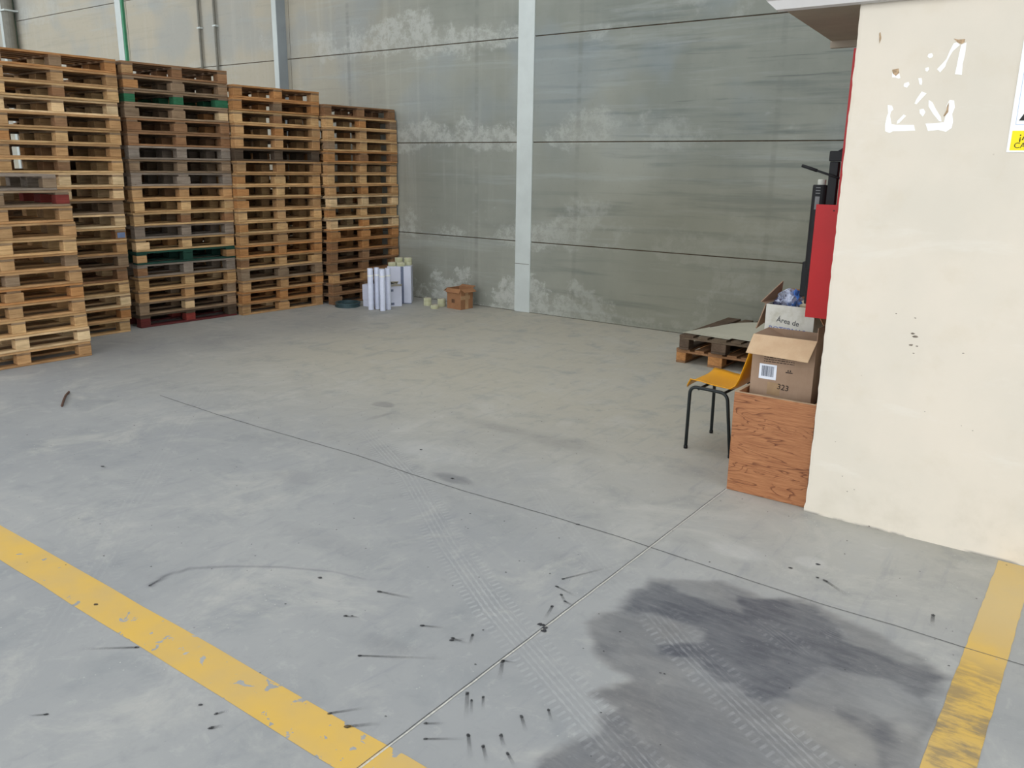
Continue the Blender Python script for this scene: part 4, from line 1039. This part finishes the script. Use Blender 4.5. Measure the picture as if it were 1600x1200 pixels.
bm = bmesh.new(); box(bm, -0.150, -0.012, 0.05, 0.88, 0.0, 0.02); obj('shelf', bm, M_red, rk)
bm = bmesh.new(); box(bm, -0.150, -0.012, 0.05, 0.88, 0.575, 0.59); obj('shelf', bm, M_red, rk)
# black tool stand, canister and bar on it
tb = thing('bracket_stand', 'black steel inverted-L bracket rising above the red rack panel', 'bracket', (-1.33, 4.72, 1.6505))
bm = bmesh.new(); box(bm, -0.036, 0.010, -0.02, 0.02, 0.0, 0.235, 0, 0.003); obj('post', bm, M_black, tb)
bm = bmesh.new(); box(bm, -0.040, 0.078, -0.03, 0.03, 0.236, 0.290, 0, 0.004); obj('arm', bm, M_black, tb)
bm = bmesh.new(); prism(bm, [(0.0, 0.2902), (0.078, 0.2902), (0.078, 0.315), (0.045, 0.318)], -0.02, 0.02, lambda x, y, z: (x, z, y)); obj('gusset', bm, M_black, tb)
cn = thing('canister', 'black canister with a pale cap and small grey label behind the red panel', 'canister', (-1.435, 4.83, 1.30))
bm = bmesh.new(); rg = lathe(bm, [(0.0, 0), (0.045, 0), (0.045, 0.455), (0.042, 0.462), (0.0, 0.462)], 24); obj('body', bm, M_black, cn, False)
bm = bmesh.new(); lathe(bm, [(0.0, 0.463), (0.022, 0.463), (0.022, 0.488), (0.018, 0.492), (0.0, 0.492)], 20); obj('cap', bm, plain('pale_cap', L(190, 190, 180), 0.5), cn)
bm = bmesh.new()
for z0, z1 in ((0.33, 0.40), (0.415, 0.42), (0.43, 0.434), (0.445, 0.449)):
    a = [bm.verts.new((0.0455*math.cos(t), 0.0455*math.sin(t), z)) for z in (z0, z1) for t in [math.radians(-110+8*k) for k in range(5)]]
    for k in range(4): bm.faces.new((a[k], a[k+1], a[k+6], a[k+5]))
obj('label_print', bm, plain('grey_label', L(110, 110, 110), 0.6), cn)
bm = bmesh.new(); lathe(bm, [(0.0, -0.2), (0.03, -0.2), (0.03, -0.0005), (0.0, -0.0005)], 18); obj('lower_sleeve', bm, M_black, cn)
br = thing('pry_bar', 'thin black metal bar sticking out left above the canister', 'bar', (-1.33, 4.69, 1.79))
bm = bmesh.new(); tube(bm, [(-0.175, 0, 0.072), (0.06, 0, 0.0)], 0.006, 8); obj('shaft', bm, M_black, br, True)
bm = bmesh.new(); tube(bm, [(-0.178, 0, 0.073), (-0.095, 0, 0.0475)], 0.0085, 10); obj('grip', bm, M_black, br, True)
bm = bmesh.new(); box(bm, -0.04, 0.04, -0.03, 0.03, 0, 0.2, 0, 0.004)
bx = thing('tool_case', 'small black case hanging just below and left of the red panel', 'case', (-1.47, 4.9, 1.13)); obj('case', bm, M_black, bx)
bm = bmesh.new(); box(bm, -0.02, 0.02, -0.005, 0.005, 0.201, 0.22, 0, 0.002); obj('handle', bm, M_black, bx)

# ---- marks and sign on the cream wall ----------------------------------------
YC = 4.45
M_wpaper = plain('white_torn_paper', L(250, 250, 248), 0.5, var=0.02)
frag = [
 [(-0.788,2.410),(-0.773,2.398),(-0.799,2.373),(-0.809,2.352),(-0.819,2.325),(-0.822,2.308),(-0.840,2.284),(-0.855,2.299),(-0.837,2.320),(-0.821,2.341),(-0.812,2.374),(-0.800,2.406)],
 [(-0.768,2.398),(-0.748,2.407),(-0.747,2.356),(-0.751,2.315),(-0.748,2.269),(-0.777,2.273),(-0.774,2.311),(-0.772,2.349)],
 [(-0.886,2.370),(-0.879,2.359),(-0.884,2.350),(-0.894,2.348),(-0.903,2.357),(-0.899,2.368)], [(-0.892,2.309),(-0.888,2.301),(-0.895,2.290),(-0.903,2.293),(-0.905,2.307)],
 [(-1.049,2.295),(-1.030,2.279),(-1.017,2.290),(-1.009,2.267),(-1.017,2.265),(-1.032,2.271),(-1.046,2.272)],
 [(-0.970,2.248),(-0.965,2.237),(-0.975,2.223),(-0.990,2.229),(-0.989,2.243)],
 [(-0.930,2.263),(-0.916,2.263),(-0.911,2.246),(-0.912,2.232),(-0.921,2.235)],
 [(-0.908,2.203),(-0.885,2.194),(-0.904,2.172),(-0.923,2.147),(-0.932,2.150),(-0.926,2.170)],
 [(-0.873,2.165),(-0.855,2.153),(-0.838,2.124),(-0.811,2.087),(-0.806,2.067),(-0.817,2.070),(-0.846,2.102),(-0.870,2.136)],
 [(-0.907,2.123),(-0.890,2.126),(-0.880,2.111),(-0.884,2.100),(-0.889,2.091),(-0.904,2.106)],
 [(-0.974,2.102),(-0.962,2.096),(-0.989,2.064),(-1.000,2.059),(-0.999,2.073)],
 [(-1.051,2.147),(-1.031,2.144),(-1.023,2.126),(-1.033,2.115),(-1.034,2.097),(-1.023,2.059),(-1.003,2.056),(-0.923,2.054),(-0.914,2.028),(-0.970,2.026),(-1.013,2.026),(-1.027,2.018),(-1.048,2.027),(-1.052,2.056),(-1.048,2.098),(-1.044,2.109)],
 [(-0.784,2.162),(-0.765,2.159),(-0.758,2.128),(-0.765,2.100),(-0.757,2.066),(-0.759,2.038),(-0.781,2.021),(-0.815,2.030),(-0.858,2.025),(-0.873,2.059),(-0.827,2.061),(-0.795,2.064),(-0.793,2.089),(-0.799,2.095),(-0.785,2.109),(-0.794,2.137)],
]
st = thing('torn_sticker', 'white torn remains of a sticker high on the cream wall', 'sticker residue', (-0.9, YC, 2.2))
for f in frag:
    bm = bmesh.new(); prism(bm, [(x+0.9, z-2.2) for x, z in f], -0.0012, 0.0004, lambda x, y, z: (x, z, y)); obj('fragment', bm, M_wpaper, st)
bm = bmesh.new()
for f in ([(-0.803,2.427),(-0.784,2.421),(-0.755,2.421),(-0.756,2.408),(-0.768,2.401),(-0.785,2.410)], [(-1.050,2.306),(-1.022,2.310),(-1.017,2.290),(-1.030,2.277),(-1.045,2.289)], [(-0.801,2.092),(-0.791,2.117),(-0.791,2.137),(-0.785,2.151),(-0.782,2.109),(-0.795,2.089)], [(-1.128,2.473),(-1.123,2.478),(-1.116,2.450),(-1.122,2.427)]):
    prism(bm, [(x+0.9, z-2.2) for x, z in f], -0.0016, 0.0004, lambda x, y, z: (x, z, y))
obj('exposed_plaster', bm, plain('bare_plaster', L(176, 150, 120), 0.9, var=0.3, scale=60), st)
# scratches and dings on the plaster, part of the wall
wall_r = bpy.data.objects['wall_right']
bm = bmesh.new(); rr = random.Random(6)
for (x, z), s in list(zip([(-0.804,1.064),(-0.790,1.050),(-0.803,1.006),(-0.776,1.003),(-0.892,1.154),(-0.802,1.142),(-0.786,0.966),(-0.570,0.997),(-0.699,0.680),(-0.478,0.625),(-1.052,0.252),(-1.017,0.173),(-0.983,0.192),(-0.927,-0.007),(-0.886,0.008),(-0.840,-0.001),(-0.549,-0.003),(-1.109,0.435),(-0.530,0.640)], [8,10,9,5,4,4,4,4,3,3,3,3,3,6,5,4,5,3,2])):
    k = s*0.0008
    prism(bm, [(x+math.cos(a)*k*rr.uniform(.8, 2.2), z+math.sin(a)*k*rr.uniform(.4, 1)) for a in [j*1.0472 for j in range(6)]], YC-0.0008, YC+0.001, lambda x, y, z: (x, z, y))
obj('chips', bm, plain('chipped_plaster', L(122, 112, 100), 0.9, var=0.4, scale=80), wall_r)
# sign
sg = thing('warning_sign', 'white sign with yellow caution strip at the right edge, on the cream wall', 'sign', (-0.523, YC, 1.93))
bm = bmesh.new(); box(bm, 0, 0.34, -0.004, -0.0005, 0, 0.49, 0, 0.0005); obj('plate', bm, plain('sign_white', L(246, 248, 250), 0.35, var=0.01), sg)
bm = bmesh.new(); box(bm, 0.012, 0.328, -0.0052, -0.0041, 0.008, 0.092); ys = obj('yellow_panel', bm, plain('sign_yellow', L(250, 226, 14), 0.35, var=0.01), sg)
M_sk = plain('sign_black', L(40, 40, 36), 0.5)
text_mesh('lettering', '\u00a1A', 0.047, M_sk, sg, Matrix.Translation((0.040, -0.0056, 0.052)) @ RX)
text_mesh('lettering', 'CA', 0.034, M_sk, sg, Matrix.Translation((0.026, -0.0056, 0.018)) @ RX)
bm = bmesh.new()
for q in ((0.02, 0.32, 0.118, 0.119), (0.02, 0.32, 0.47, 0.471), (0.02, 0.021, 0.119, 0.47), (0.319, 0.32, 0.119, 0.47)): box(bm, q[0], q[1], -0.0048, -0.0041, q[2], q[3])
obj('border', bm, plain('border_blue', L(120, 150, 196), 0.5), sg)
bm = bmesh.new(); prism(bm, [(0.030, 0.135), (0.31, 0.135), (0.17, 0.385)], -0.0052, -0.0041, lambda x, y, z: (x, z, y)); tri = obj('triangle', bm, M_sk, sg)
bm = bmesh.new(); prism(bm, [(0.062, 0.153), (0.278, 0.153), (0.17, 0.347)], -0.0060, -0.0053, lambda x, y, z: (x, z, y)); obj('triangle_fill', bm, bpy.data.materials['sign_yellow'], tri)

# small stick on the floor
bm = bmesh.new(); pts_ = [(-6.408,2.906),(-6.539,2.985),(-6.675,3.067),(-6.770,3.139)]
tube(bm, [(pts_[0][0], pts_[0][1], 0.010), (pts_[1][0], pts_[1][1], 0.014), (pts_[2][0], pts_[2][1], 0.012), (pts_[3][0], pts_[3][1], 0.009)], 0.009, 6)
tag(obj('stick', bm, plain('bark', L(96, 72, 60), 0.9, var=0.3)), 'small brown splinter of wood lying on the floor left of centre', 'stick')
